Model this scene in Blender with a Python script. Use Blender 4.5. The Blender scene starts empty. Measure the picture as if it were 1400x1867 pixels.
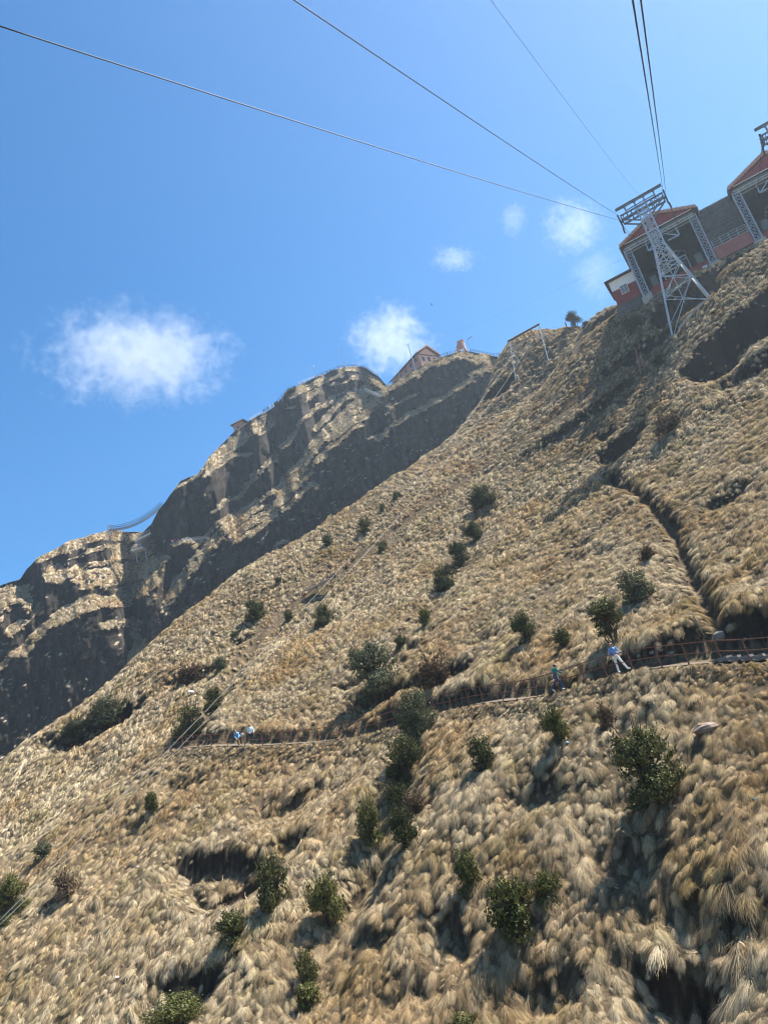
import bpy, math, random
import numpy as np
from mathutils import Vector, Matrix

random.seed(7)
RNG = np.random.default_rng(11)
SC = bpy.context.scene
COL = SC.collection

# ------------------------------------------------------------------ camera
F, CX, CY = 1402.0, 700.0, 933.5                  # focal length and centre in photo pixels
UP = np.array([-990.0, 3803.0, F]); UP /= np.linalg.norm(UP)
FW = np.array([0, 0, 1.0]) - UP[2] * UP; FW /= np.linalg.norm(FW)
RT = np.array([UP[1], -UP[0], 0.0]); RT /= np.linalg.norm(RT)
cam_d = bpy.data.cameras.new('camera')
cam = bpy.data.objects.new('camera', cam_d); COL.objects.link(cam)
cam_d.sensor_fit = 'VERTICAL'; cam_d.sensor_height = 36.0
cam_d.lens = 36.0 * F / 1867.0
cam_d.clip_start = 0.5; cam_d.clip_end = 60000
cam.matrix_world = Matrix(((RT[0], RT[1], -RT[2], 0), (FW[0], FW[1], -FW[2], 0), (UP[0], UP[1], -UP[2], 0), (0, 0, 0, 1)))
SC.camera = cam

# ------------------------------------------------------------------ light
SUN_EL, SUN_AZ = 58.0, 66.0                       # azimuth clockwise from +Y (view direction)
wd = bpy.data.worlds.new('World'); SC.world = wd; wd.use_nodes = True
nt = wd.node_tree
bg = nt.nodes['Background']
sky = nt.nodes.new('ShaderNodeTexSky'); sky.sky_type = 'NISHITA'; sky.sun_disc = False
sky.sun_elevation = math.radians(SUN_EL); sky.sun_rotation = math.radians(SUN_AZ)
sky.altitude = 1200; sky.air_density = 1.0; sky.dust_density = 0.7; sky.ozone_density = 1.0
hs = nt.nodes.new('ShaderNodeHueSaturation'); hs.inputs['Saturation'].default_value = 1.38; hs.inputs['Hue'].default_value = 0.497
nt.links.new(sky.outputs[0], hs.inputs['Color']); nt.links.new(hs.outputs[0], bg.inputs[0]); bg.inputs[1].default_value = 0.072
sd = bpy.data.lights.new('sun', 'SUN'); sd.energy = 5.0; sd.angle = math.radians(0.55); sd.color = (1.0, 0.95, 0.86)
sun = bpy.data.objects.new('sun', sd); COL.objects.link(sun)
e_, a_ = math.radians(SUN_EL), math.radians(SUN_AZ)
SUNV = Vector((math.sin(a_) * math.cos(e_), math.cos(a_) * math.cos(e_), math.sin(e_)))
sun.rotation_euler = (-SUNV).to_track_quat('-Z', 'Y').to_euler()
SC.view_settings.view_transform = 'Standard'; SC.view_settings.look = 'None'
SC.view_settings.exposure = 1.58; SC.view_settings.gamma = 1.0
SC.view_settings.use_curve_mapping = False
SC.cycles.max_bounces = 4; SC.cycles.diffuse_bounces = 2; SC.cycles.transmission_bounces = 2; SC.cycles.adaptive_threshold = 0.015; SC.cycles.filter_width = 1.15
SC.cycles.volume_bounces = 1; SC.cycles.volume_step_rate = 0.6

# ------------------------------------------------------------------ pixel helpers
def ray(px, py):
    d = np.array([(px - CX) / F, -(py - CY) / F, 1.0])
    return np.array([d @ RT, d @ FW, d @ UP])
def P(px, py, R):                                 # point seen at a pixel at horizontal range R
    d = ray(px, py); return d * R / math.hypot(d[0], d[1])
def proj(p):
    x = p[..., 0:1] * RT + p[..., 1:2] * FW + p[..., 2:3] * UP
    return CX + F * x[..., 0] / x[..., 2], CY - F * x[..., 1] / x[..., 2]

# ------------------------------------------------------------------ noise
def _h(i, j, s):
    n = (i.astype(np.int64) * 374761393 + j.astype(np.int64) * 668265263 + s * 974711) & 0xffffffff
    n = ((n ^ (n >> 13)) * 1274126177) & 0xffffffff
    return ((n ^ (n >> 16)) & 0xffff) / 65535.0
def vnoise(x, y, s=0):
    x = np.asarray(x, float); y = np.asarray(y, float)
    i = np.floor(x); j = np.floor(y); u = x - i; v = y - j
    u = u * u * u * (u * (u * 6 - 15) + 10); v = v * v * v * (v * (v * 6 - 15) + 10)
    a = _h(i, j, s) * (1 - u) + _h(i + 1, j, s) * u
    b = _h(i, j + 1, s) * (1 - u) + _h(i + 1, j + 1, s) * u
    return (a * (1 - v) + b * v) * 2 - 1
def fbm(x, y, s=0, octv=4, g=0.5):
    t = 0; a = 1; n = 0
    for k in range(octv):
        c, q = math.cos(0.7 * k), math.sin(0.7 * k)
        t = t + a * vnoise((x * c - y * q) * 2 ** k, (x * q + y * c) * 2 ** k, s + k * 17); n += a; a *= g
    return t / n
def sstep(a, b, x):
    t = np.clip((x - a) / (b - a), 0, 1); return t * t * (3 - 2 * t)

# ------------------------------------------------------------------ materials
def nd(nt, typ, **kw):
    n = nt.nodes.new(typ)
    for k, v in kw.items():
        if k.startswith('i_'): n.inputs[int(k[2:])].default_value = v
        else: setattr(n, k, v)
    return n
MATS = {}
def mat(name, col, rough=0.8, metal=0.0, var=0.25, scale=3.0, bump=0.15, spec=0.3, col2=None):
    if name in MATS: return MATS[name]
    m = bpy.data.materials.new(name); m.use_nodes = True; t = m.node_tree; L = t.links.new
    b = t.nodes['Principled BSDF']
    tc = nd(t, 'ShaderNodeTexCoord')
    n1 = nd(t, 'ShaderNodeTexNoise'); n1.inputs['Scale'].default_value = scale; n1.inputs['Detail'].default_value = 6
    n1.inputs['Roughness'].default_value = 0.65
    L(tc.outputs['Object'], n1.inputs['Vector'])
    r = nd(t, 'ShaderNodeValToRGB')
    c2 = col2 or tuple(c * (1 - var) for c in col)
    c3 = tuple(min(1, c * (1 + var)) for c in col)
    r.color_ramp.elements[0].position = 0.3; r.color_ramp.elements[0].color = (*c2, 1)
    r.color_ramp.elements[1].position = 0.7; r.color_ramp.elements[1].color = (*c3, 1)
    L(n1.outputs['Fac'], r.inputs[0]); L(r.outputs[0], b.inputs['Base Color'])
    b.inputs['Roughness'].default_value = rough; b.inputs['Metallic'].default_value = metal
    b.inputs['Specular IOR Level'].default_value = spec
    if bump:
        bp = nd(t, 'ShaderNodeBump'); bp.inputs['Strength'].default_value = bump; bp.inputs['Distance'].default_value = 0.05
        L(n1.outputs['Fac'], bp.inputs['Height']); L(bp.outputs[0], b.inputs['Normal'])
    MATS[name] = m; return m

def ramp(t, stops):
    r = nd(t, 'ShaderNodeValToRGB'); e = r.color_ramp.elements
    while len(e) < len(stops): e.new(0.5)
    for k, (p, c) in enumerate(stops): e[k].position = p; e[k].color = (*c, 1)
    return r
def noise(t, vec, scale, det=5, rough=0.6):
    n = nd(t, 'ShaderNodeTexNoise'); n.inputs['Scale'].default_value = scale; n.inputs['Detail'].default_value = det
    n.inputs['Roughness'].default_value = rough; t.links.new(vec, n.inputs['Vector']); return n
def mixc(t, fac, a, b, mode='MIX'):
    m = nd(t, 'ShaderNodeMix', data_type='RGBA', blend_type=mode)
    for s, v in ((0, fac), (6, a), (7, b)):
        if isinstance(v, (int, float)): m.inputs[s].default_value = v
        elif isinstance(v, tuple): m.inputs[s].default_value = (*v, 1)
        else: t.links.new(v, m.inputs[s])
    return m.outputs[2]

def leafy(name, stops, patch=None, transl=0.35, rough=0.7, pscale=0.12, spec=0.0):
    """blade / leaf material: tone per blade, per plant and by large patches"""
    m = bpy.data.materials.new(name); m.use_nodes = True; t = m.node_tree; L = t.links.new
    t.nodes.remove(t.nodes['Principled BSDF'])
    out = t.nodes['Material Output']
    at = nd(t, 'ShaderNodeAttribute', attribute_name='tone')
    oi = nd(t, 'ShaderNodeObjectInfo')
    ge = nd(t, 'ShaderNodeNewGeometry')
    ma = nd(t, 'ShaderNodeMath', operation='MULTIPLY_ADD'); L(oi.outputs['Random'], ma.inputs[0]); ma.inputs[1].default_value = 0.45; ma.inputs[2].default_value = -0.22
    ad = nd(t, 'ShaderNodeMath', operation='ADD', use_clamp=True); L(at.outputs['Fac'], ad.inputs[0]); L(ma.outputs[0], ad.inputs[1])
    c = ramp(t, stops); L(ad.outputs[0], c.inputs[0]); colr = c.outputs[0]
    if patch:
        n = noise(t, ge.outputs['Position'], pscale, 5, 0.6)
        for lo, hi, pc, mode in patch:
            rr = ramp(t, [(lo, (0, 0, 0)), (hi, (1, 1, 1))]); L(n.outputs['Fac'], rr.inputs[0])
            colr = mixc(t, rr.outputs[0], colr, pc, mode)
            pscale *= 2.7; n = noise(t, ge.outputs['Position'], pscale, 4, 0.6)
    d = nd(t, 'ShaderNodeBsdfDiffuse'); L(colr, d.inputs[0])
    tr = nd(t, 'ShaderNodeBsdfTranslucent'); L(colr, tr.inputs[0])
    mx = nd(t, 'ShaderNodeMixShader'); mx.inputs[0].default_value = transl
    L(d.outputs[0], mx.inputs[1]); L(tr.outputs[0], mx.inputs[2]); sh = mx.outputs[0]
    if spec:
        g = nd(t, 'ShaderNodeBsdfGlossy'); g.inputs['Roughness'].default_value = 0.38; g.inputs[0].default_value = (1, 1, 1, 1)
        m2 = nd(t, 'ShaderNodeMixShader'); m2.inputs[0].default_value = spec
        L(sh, m2.inputs[1]); L(g.outputs[0], m2.inputs[2]); sh = m2.outputs[0]
    L(sh, out.inputs['Surface']); MATS[name] = m; return m

GRASS = leafy('dry_grass', [(0.0, (0.12, 0.087, 0.053)), (0.35, (0.35, 0.272, 0.17)), (0.7, (0.56, 0.46, 0.31)), (1.0, (0.73, 0.64, 0.47))],
              patch=[(0.45, 0.66, (0.82, 0.7, 0.56), 'MULTIPLY'), (0.5, 0.68, (0.76, 0.76, 0.62), 'MULTIPLY'), (0.52, 0.66, (1.22, 1.2, 1.12), 'MULTIPLY')], transl=0.3, pscale=0.09)
LEAF = leafy('evergreen_leaf', [(0.0, (0.026, 0.031, 0.013)), (0.5, (0.06, 0.068, 0.026)), (1.0, (0.14, 0.135, 0.052))], transl=0.25, spec=0.006)
LEAF_Y = leafy('yellowish_leaf', [(0.0, (0.05, 0.055, 0.018)), (0.5, (0.09, 0.1, 0.032)), (1.0, (0.19, 0.17, 0.06))], transl=0.3, spec=0.006)
LEAF_G = leafy('greygreen_leaf', [(0.0, (0.04, 0.046, 0.026)), (0.5, (0.075, 0.085, 0.045)), (1.0, (0.15, 0.15, 0.09))], transl=0.25, spec=0.006)
LEAF_B = leafy('brown_twig', [(0.0, (0.045, 0.032, 0.022)), (0.5, (0.10, 0.07, 0.045)), (1.0, (0.2, 0.15, 0.1))], transl=0.15)

def soil_material(name, steep_lo, steep_hi, grass_a, grass_b, shaded_rock_a, shaded_rock_b):
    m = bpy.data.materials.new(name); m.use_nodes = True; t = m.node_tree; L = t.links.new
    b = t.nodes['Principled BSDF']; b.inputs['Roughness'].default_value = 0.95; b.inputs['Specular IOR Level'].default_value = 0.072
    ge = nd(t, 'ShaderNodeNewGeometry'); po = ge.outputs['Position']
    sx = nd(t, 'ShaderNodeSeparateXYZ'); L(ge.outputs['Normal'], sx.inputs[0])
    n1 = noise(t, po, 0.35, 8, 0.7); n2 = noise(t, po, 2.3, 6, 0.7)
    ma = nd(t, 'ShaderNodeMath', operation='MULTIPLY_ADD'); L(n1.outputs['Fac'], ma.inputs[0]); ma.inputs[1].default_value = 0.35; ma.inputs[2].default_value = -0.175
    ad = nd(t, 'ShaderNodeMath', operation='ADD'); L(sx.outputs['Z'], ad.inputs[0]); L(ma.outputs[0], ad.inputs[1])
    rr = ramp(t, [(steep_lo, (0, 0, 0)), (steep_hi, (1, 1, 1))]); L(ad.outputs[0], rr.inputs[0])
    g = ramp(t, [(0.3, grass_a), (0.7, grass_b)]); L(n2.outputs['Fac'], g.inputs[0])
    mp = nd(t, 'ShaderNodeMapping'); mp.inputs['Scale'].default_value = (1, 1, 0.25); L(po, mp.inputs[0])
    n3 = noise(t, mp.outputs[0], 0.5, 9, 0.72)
    k = ramp(t, [(0.3, shaded_rock_a), (0.48, tuple(c * .55 for c in shaded_rock_b)), (0.6, shaded_rock_b), (0.72, tuple(c * 2.4 for c in shaded_rock_b))]); L(n3.outputs['Fac'], k.inputs[0])
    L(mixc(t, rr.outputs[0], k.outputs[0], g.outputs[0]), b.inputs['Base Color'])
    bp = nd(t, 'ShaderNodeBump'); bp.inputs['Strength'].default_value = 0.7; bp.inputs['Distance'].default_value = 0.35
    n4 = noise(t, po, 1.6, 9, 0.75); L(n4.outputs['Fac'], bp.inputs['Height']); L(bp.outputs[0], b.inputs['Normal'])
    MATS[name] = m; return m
SOIL = soil_material('hillside_soil', 0.50, 0.66, (0.05, 0.036, 0.022), (0.16, 0.12, 0.073), (0.010, 0.0075, 0.006), (0.05, 0.036, 0.026))  # steep banks near black: their shade is put into the colour
ROCK = soil_material('mountain_rock_and_grass', 0.47, 0.58, (0.2, 0.155, 0.1), (0.46, 0.38, 0.265), (0.006, 0.006, 0.006), (0.058, 0.047, 0.038))  # cliff rock darkened as well, shade of the steep faces painted in

# ------------------------------------------------------------------ mesh helpers
class MB:
    def __init__(s): s.v = []; s.f = []; s.m = []
    def add(s, vs, fs, mi=0):
        o = len(s.v); s.v += [tuple(map(float, p)) for p in vs]; s.f += [tuple(o + i for i in f) for f in fs]; s.m += [mi] * len(fs)
        return s
    def hexa(s, p, mi=0):                          # 8 corners: bottom 0-3 ccw, top 4-7
        return s.add(p, [(3, 2, 1, 0), (4, 5, 6, 7), (0, 1, 5, 4), (1, 2, 6, 5), (2, 3, 7, 6), (3, 0, 4, 7)], mi)
    def tube(s, pts, rad, n=6, mi=0, cap=True):
        pts = [np.array(p, float) for p in pts]
        if not hasattr(rad, '__len__'): rad = [rad] * len(pts)
        rings = []
        for k, p in enumerate(pts):
            d = pts[min(k + 1, len(pts) - 1)] - pts[max(k - 1, 0)]; d = d / (np.linalg.norm(d) + 1e-9)
            a = np.cross(d, (0, 0, 1.0) if abs(d[2]) < 0.9 else (1.0, 0, 0)); a /= np.linalg.norm(a); b = np.cross(d, a)
            rings.append([p + rad[k] * (math.cos(2 * math.pi * i / n) * a + math.sin(2 * math.pi * i / n) * b) for i in range(n)])
        vs = [q for r in rings for q in r]; fs = []
        for k in range(len(pts) - 1):
            for i in range(n):
                j = (i + 1) % n; fs.append((k * n + i, k * n + j, (k + 1) * n + j, (k + 1) * n + i))
        if cap: fs += [tuple(reversed(range(n))), tuple((len(pts) - 1) * n + i for i in range(n))]
        return s.add(vs, fs, mi)
    def bar(s, p0, p1, w, h, up=(0, 0, 1.0), mi=0):   # rectangular bar between two points
        p0 = np.array(p0, float); p1 = np.array(p1, float); d = p1 - p0; d /= np.linalg.norm(d)
        up = np.array(up, float); a = np.cross(d, up)
        if np.linalg.norm(a) < 1e-3: a = np.cross(d, (1.0, 0, 0))
        a /= np.linalg.norm(a); b = np.cross(a, d); a = a * w / 2; b = b * h / 2
        return s.hexa([p0 - a - b, p0 + a - b, p1 + a - b, p1 - a - b, p0 - a + b, p0 + a + b, p1 + a + b, p1 - a + b], mi)
    def build(s, name, mats, parent=None, origin=None, smooth=False):
        me = bpy.data.meshes.new(name)
        o = np.array(origin if origin is not None else (0, 0, 0), float)
        me.from_pydata([tuple(np.array(v) - o) for v in s.v], [], s.f)
        for m in (mats if isinstance(mats, (list, tuple)) else [mats]): me.materials.append(m)
        me.polygons.foreach_set('material_index', s.m)
        if smooth: me.polygons.foreach_set('use_smooth', [True] * len(me.polygons))
        me.update()
        ob = bpy.data.objects.new(name, me); COL.objects.link(ob)
        if parent is not None: ob.parent = parent
        else: ob.location = o
        return ob
def empty(name, loc):
    e = bpy.data.objects.new(name, None); COL.objects.link(e); e.location = tuple(map(float, loc)); e.empty_display_size = 0.3; return e
def tag(o, label=None, cat=None, group=None, kind=None):
    for k, v in (('label', label), ('category', cat), ('group', group), ('kind', kind)):
        if v: o[k] = v
    return o
class Thing:
    """a thing with parts; part geometry is given in world coordinates"""
    def __init__(s, name, loc, label, cat, group=None):
        s.o = np.array(loc, float); s.e = empty(name, loc); tag(s.e, label, cat, group)
    def part(s, name, mb, mats, parent=None, smooth=False): return mb.build(name, mats, parent or s.e, s.o, smooth)
class Frame:
    """local axes: u along a front, w into the depth, z up"""
    def __init__(s, o, theta):
        t = math.radians(theta); s.o = np.array(o, float)
        s.u = np.array([math.cos(t), math.sin(t), 0]); s.w = np.array([-math.sin(t), math.cos(t), 0])
    def __call__(s, u, w, z): return s.o + s.u * u + s.w * w + np.array([0, 0, z])
    def box(s, mb, u0, u1, w0, w1, z0, z1, mi=0):
        return mb.hexa([s(u0, w0, z0), s(u1, w0, z0), s(u1, w1, z0), s(u0, w1, z0), s(u0, w0, z1), s(u1, w0, z1), s(u1, w1, z1), s(u0, w1, z1)], mi)
    def prism(s, mb, poly, w0, w1, mi=0):          # polygon in (u,z) pushed from w0 to w1
        n = len(poly); vs = [s(u, w0, z) for u, z in poly] + [s(u, w1, z) for u, z in poly]
        fs = [tuple(range(n)), tuple(reversed(range(n, 2 * n)))] + [(i, n + i, n + (i + 1) % n, (i + 1) % n) for i in range(n)]
        return mb.add(vs, fs, mi)

# ================================================================== NEAR HILLSIDE
SIL = [(-160, 1540, 118), (0, 1395, 122), (150, 1290, 124), (300, 1155, 128), (420, 1060, 133), (520, 1000, 138), (610, 945, 144), (700, 888, 152),
       (760, 845, 160), (830, 795, 170), (880, 742, 186), (905, 705, 204), (925, 655, 236)]
RIDGE = [(965, 632, 222), (1000, 613, 196), (1050, 590, 172), (1110, 562, 150), (1180, 545, 134), (1250, 505, 129), (1320, 470, 124), (1400, 432, 120), (1560, 370, 112)]
CP = SIL + RIDGE + [
    (1540, 1210, 42), (1400, 1215, 44), (1300, 1215, 45.5), (1130, 1237, 48), (1020, 1275, 51.5), (880, 1285, 57), (780, 1310, 61.5), (690, 1337, 66), (560, 1360, 71), (460, 1365, 75), (330, 1370, 82),
    (1540, 1867, 28), (1400, 1867, 30), (1130, 1867, 33.5), (900, 1867, 36.5), (700, 1867, 40), (500, 1867, 44), (300, 1867, 50), (100, 1867, 57), (0, 1867, 62), (-150, 1867, 68),
    (1195, 1480, 39.5), (900, 1550, 43.5), (600, 1600, 52), (350, 1600, 59), (100, 1600, 76), (0, 1600, 84), (0, 1470, 106), (150, 1420, 98), (250, 1340, 98),
    (420, 1230, 98), (600, 1200, 87), (600, 1080, 112), (450, 1120, 117), (720, 980, 121), (800, 1100, 85), (820, 880, 132), (860, 820, 146),
    (1000, 1100, 70), (1000, 900, 104), (960, 800, 128), (1000, 700, 162), (945, 690, 216), (1060, 640, 158),
    (1200, 1050, 64), (1200, 900, 82), (1200, 750, 102), (1200, 640, 116), (1217, 592, 118), (1297, 547, 114), (1257, 572, 117), (1400, 480, 113), (1400, 600, 101), (1400, 800, 78), (1400, 1000, 57), (1560, 800, 70), (1560, 550, 100)]
C3 = [P(*c) for c in CP]
for (x, y, r), grow in [(q, 0) for q in SIL] + [(q, 1) for q in RIDGE]:
    p = P(x, y, r); d = np.array([p[0], p[1]]) / r
    for dr, dz in (((10, -2.5), (30, -20), (70, -60)) if not grow else ((22, -1.0), (40, -8), (80, -40))):
        if r > 215: dz *= 0.5
        C3.append(np.array([p[0] + d[0] * dr, p[1] + d[1] * dr, p[2] + dz]))
for q in [(-150, 1867, 30), (300, 1867, 22), (900, 1867, 18), (1540, 1867, 14)]:
    p = P(q[0], q[1], q[2]); C3.append(np.array([p[0], p[1], p[2] - 14]))
C3 = np.array(C3)
def _tk(d2): return 0.5 * d2 * np.log(d2 + 1e-9)
def tps_fit(X, z, lam=2.0):
    n = len(X); D = ((X[:, None] - X[None]) ** 2).sum(-1) / 1e4
    A = np.zeros((n + 3, n + 3)); A[:n, :n] = _tk(D) + np.eye(n) * lam * 1e-3
    A[:n, n] = 1; A[:n, n + 1:] = X / 100; A[n:, :n] = A[:n, n:].T
    return np.linalg.solve(A, np.concatenate([z, np.zeros(3)]))
WT = tps_fit(C3[:, :2], C3[:, 2])
def tps(x, y):
    sh = np.shape(x); x = np.ravel(x); y = np.ravel(y); out = np.empty(len(x))
    for k in range(0, len(x), 20000):
        q = np.stack([x[k:k + 20000], y[k:k + 20000]], 1)
        D = ((q[:, None] - C3[None, :, :2]) ** 2).sum(-1) / 1e4
        out[k:k + 20000] = _tk(D) @ WT[:-3] + WT[-3] + q @ WT[-2:] / 100
    return out.reshape(sh)
X0, X1, Y0, Y1, ST = -105.0, 130.0, 12.0, 292.0, 0.5
gx = np.arange(X0, X1 + 1e-6, ST); gy = np.arange(Y0, Y1 + 1e-6, ST)
c2x, c2y = np.meshgrid(gx[::4], gy[::4])
coarse = tps(c2x, c2y)
def bil(A, x, y, st):
    fx = np.clip((np.asarray(x, float) - X0) / st, 0, A.shape[1] - 1.001); fy = np.clip((np.asarray(y, float) - Y0) / st, 0, A.shape[0] - 1.001)
    i = fx.astype(int); j = fy.astype(int); u = fx - i; v = fy - j
    return (A[j, i] * (1 - u) + A[j, i + 1] * u) * (1 - v) + (A[j + 1, i] * (1 - u) + A[j + 1, i + 1] * u) * v
GX, GY = np.meshgrid(gx, gy)
Z = bil(coarse, GX, GY, ST * 4)
TT = np.arange(14.0, 330.0, 0.2)
def hitgrid(A, st, px, py):
    d = ray(px, py); d = d / math.hypot(d[0], d[1])
    q = d[None] * TT[:, None]; z = bil(A, q[:, 0], q[:, 1], st)
    ok = (q[:, 0] > X0) & (q[:, 0] < X1) & (q[:, 1] > Y0) & (q[:, 1] < Y1)
    k = np.nonzero((q[:, 2] < z) & ok)[0]
    return q[k[0]] if len(k) else None
def bhit(px, py):
    p = hitgrid(coarse, ST * 4, px, py)
    for g in range(1, 12):                          # just above the crest: slide down until the hill is met
        if p is not None: return p
        p = hitgrid(coarse, ST * 4, px + g, py + 2 * g)
    return p
def updir(p, r=2.0):
    g = np.array([bil(coarse, p[0] + r, p[1], ST * 4) - bil(coarse, p[0] - r, p[1], ST * 4), bil(coarse, p[0], p[1] + r, ST * 4) - bil(coarse, p[0], p[1] - r, ST * 4)])
    return g / (np.linalg.norm(g) + 1e-9)
def seg_dist(pts):
    """nearest distance of the grid points to a polyline: distance, side (+ uphill), height along it, within a window"""
    pts = np.array(pts); m = 14
    i0, i1 = [int(np.clip((v - X0) / ST, 0, len(gx) - 1)) for v in (pts[:, 0].min() - m, pts[:, 0].max() + m)]
    j0, j1 = [int(np.clip((v - Y0) / ST, 0, len(gy) - 1)) for v in (pts[:, 1].min() - m, pts[:, 1].max() + m)]
    x = GX[j0:j1 + 1, i0:i1 + 1]; y = GY[j0:j1 + 1, i0:i1 + 1]
    D = np.full(x.shape, 1e9); S = np.zeros(x.shape); H = np.zeros(x.shape); Tm = np.zeros(x.shape)
    for k in range(len(pts) - 1):
        a, b = pts[k], pts[k + 1]; ab = b[:2] - a[:2]; l2 = ab @ ab + 1e-9
        t = np.clip(((x - a[0]) * ab[0] + (y - a[1]) * ab[1]) / l2, 0, 1)
        dx = x - a[0] - t * ab[0]; dy = y - a[1] - t * ab[1]; d = np.hypot(dx, dy)
        u = updir((a + b) / 2); w = d < D
        D = np.where(w, d, D); S = np.where(w, np.sign(dx * u[0] + dy * u[1]), S); H = np.where(w, a[2] + t * (b[2] - a[2]), H); Tm = np.where(w, k + t, Tm)
    return (slice(j0, j1 + 1), slice(i0, i1 + 1)), D, S, H, Tm / max(1, len(pts) - 1)
def poly_px(pxs, dz=0.0, n=3, smooth=2):
    pts = np.array([bhit(x, y) for x, y in pxs])
    q = []
    for k in range(len(pts) - 1):
        for i in range(n): q.append(pts[k] + (pts[k + 1] - pts[k]) * i / n)
    q.append(pts[-1]); q = np.array(q)
    for _ in range(smooth): q[1:-1] = (q[:-2] + 2 * q[1:-1] + q[2:]) / 4
    q[:, 2] = bil(coarse, q[:, 0], q[:, 1], ST * 4) + dz
    for _ in range(4): q[1:-1, 2] = (q[:-2, 2] + 2 * q[1:-1, 2] + q[2:, 2]) / 4
    return q

# --- relief: swells, hummocks, hollows with steep head walls, trenches
KEEP = np.ones(Z.shape)                              # 1 = may carry tussocks
rr = np.hypot(GX, GY)
Z += 0.9 * fbm(GX / 13, GY / 13, 3, 4) + 0.42 * fbm(GX / 3.4, GY / 3.4, 9, 3) * sstep(240, 90, rr)
Z += 0.30 * (1 - np.abs(fbm(GX / 1.9, GY / 1.9, 21, 2))) * sstep(200, 60, rr) - 0.2
def scarp(px, py, hw, h, L, turn=0.0, rough=0.35):
    global Z
    c = bhit(px, py); u = updir(c, 4); t = math.radians(turn)
    u = np.array([u[0] * math.cos(t) - u[1] * math.sin(t), u[0] * math.sin(t) + u[1] * math.cos(t)])
    dx = GX - c[0]; dy = GY - c[1]
    b = dx * u[0] + dy * u[1]; a = dx * u[1] - dy * u[0]
    m = (np.abs(a) < hw * 1.5) & (b > -L * 1.4) & (b < L)
    b = b + rough * h * 0.6 * fbm(a / (hw * 0.5), b / (hw * 0.5), int(px), 3); a = a * (1 + 0.25 * fbm(a / hw + 7, b / hw, int(py), 2))
    tp = np.clip(1 - (a / hw) ** 2, 0, 1) ** 0.7
    dz = np.where(b < 0, -h * np.clip(1 + b / L, 0, 1), -h * np.clip(1 - b / 0.35, 0, 1)) * tp
    Z = np.where(m, Z + dz, Z)
for s in [(1128, 800, 4.2, 3.6, 5.0), (1106, 785, 1.6, 1.8, 2.2), (395, 1545, 5.0, 2.6, 4.5, -15), (440, 1570, 4.0, 2.8, 4.0), (350, 1785, 3.4, 2.2, 3.2), (525, 1440, 3.0, 1.5, 2.6), (540, 1515, 2.0, 1.8, 2.0, -20),
          (1340, 580, 10, 5.2, 9, 25), (1285, 640, 4, 2.4, 4, 15), (1380, 640, 6, 2.5, 5, 10), (1215, 765, 2.5, 1.6, 2.5), (205, 1290, 7, 3.0, 6), (140, 1325, 6, 2.5, 5), (820, 1225, 3.5, 1.8, 3.0), (700, 1255, 4, 1.8, 3.5),
          (1260, 1790, 3.2, 1.6, 2.4), (1010, 1800, 2.4, 1.2, 1.8), (1210, 1760, 2.6, 1.2, 2), (830, 1690, 2.6, 1.4, 2.4, -25), (1330, 1700, 2.4, 1.3, 1.8), (1150, 1560, 1.8, .9, 1.6), (980, 1450, 2.0, 1.1, 2.0), (600, 1390, 1.2, 1.2, 1.4),
          (350, 1225, 5, 1.8, 4), (1120, 560, 7, 2.5, 6), (1320, 470, 5, 2.2, 5), (905, 700, 5, 4, 6), (740, 1180, 2.0, 1.0, 1.8), (880, 1160, 2.2, 1.3, 1.8), (1090, 1120, 2.0, 1.2, 1.6), (1320, 900, 2.5, 1.2, 2.2), (1060, 990, 2.0, 1.0, 1.8),
          (640, 1235, 3.0, 1.2, 2.2), (760, 1240, 2.5, 1.5, 2.2), (1230, 1650, 2.0, 1.0, 1.6), (760, 1800, 2.2, 1.0, 1.8), (690, 1700, 1.8, 1.0, 1.6), (340, 1420, 3.0, 1.2, 2.4), (1120, 660, 4, 1.2, 4)]:
    scarp(*s)
def trench(pxs, w, depth, dens=0.0, noisy=0.3):
    global Z
    q = poly_px(pxs); sl, D, S, H, T = seg_dist(q)
    D = D * (1 + noisy * fbm(GX[sl] / 2, GY[sl] / 2, 5, 2))
    k = np.clip(1 - (D / w) ** 2, 0, 1) * np.minimum(1, np.minimum(T, 1 - T) * 12 + 0.15)
    Z[sl] -= depth * k; KEEP[sl] *= np.where(k > 0.45, dens, 1)
    return q
trench([(1090, 866), (1120, 872), (1150, 890), (1165, 905), (1205, 935), (1225, 960), (1240, 1010), (1262, 1050), (1285, 1090), (1290, 1140)], .9, 1.6)
trench([(884, 915), (860, 985), (835, 1030), (800, 1085), (770, 1135)], 2.6, 1.0, 1.0)
trench([(745, 1330), (725, 1430), (690, 1530), (645, 1620), (600, 1720), (560, 1850)], 2.4, 1.0, 1.0)
trench([(340, 1360), (375, 1300), (410, 1250), (440, 1200), (490, 1145), (545, 1095)], 1.6, 1.1, 0.2)
trench([(700, 1530), (640, 1620)], 1.0, 1.0, 0.3)
trench([(1110, 690), (1160, 640), (1240, 590)], 1.2, 1.4, 0.2)

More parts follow.
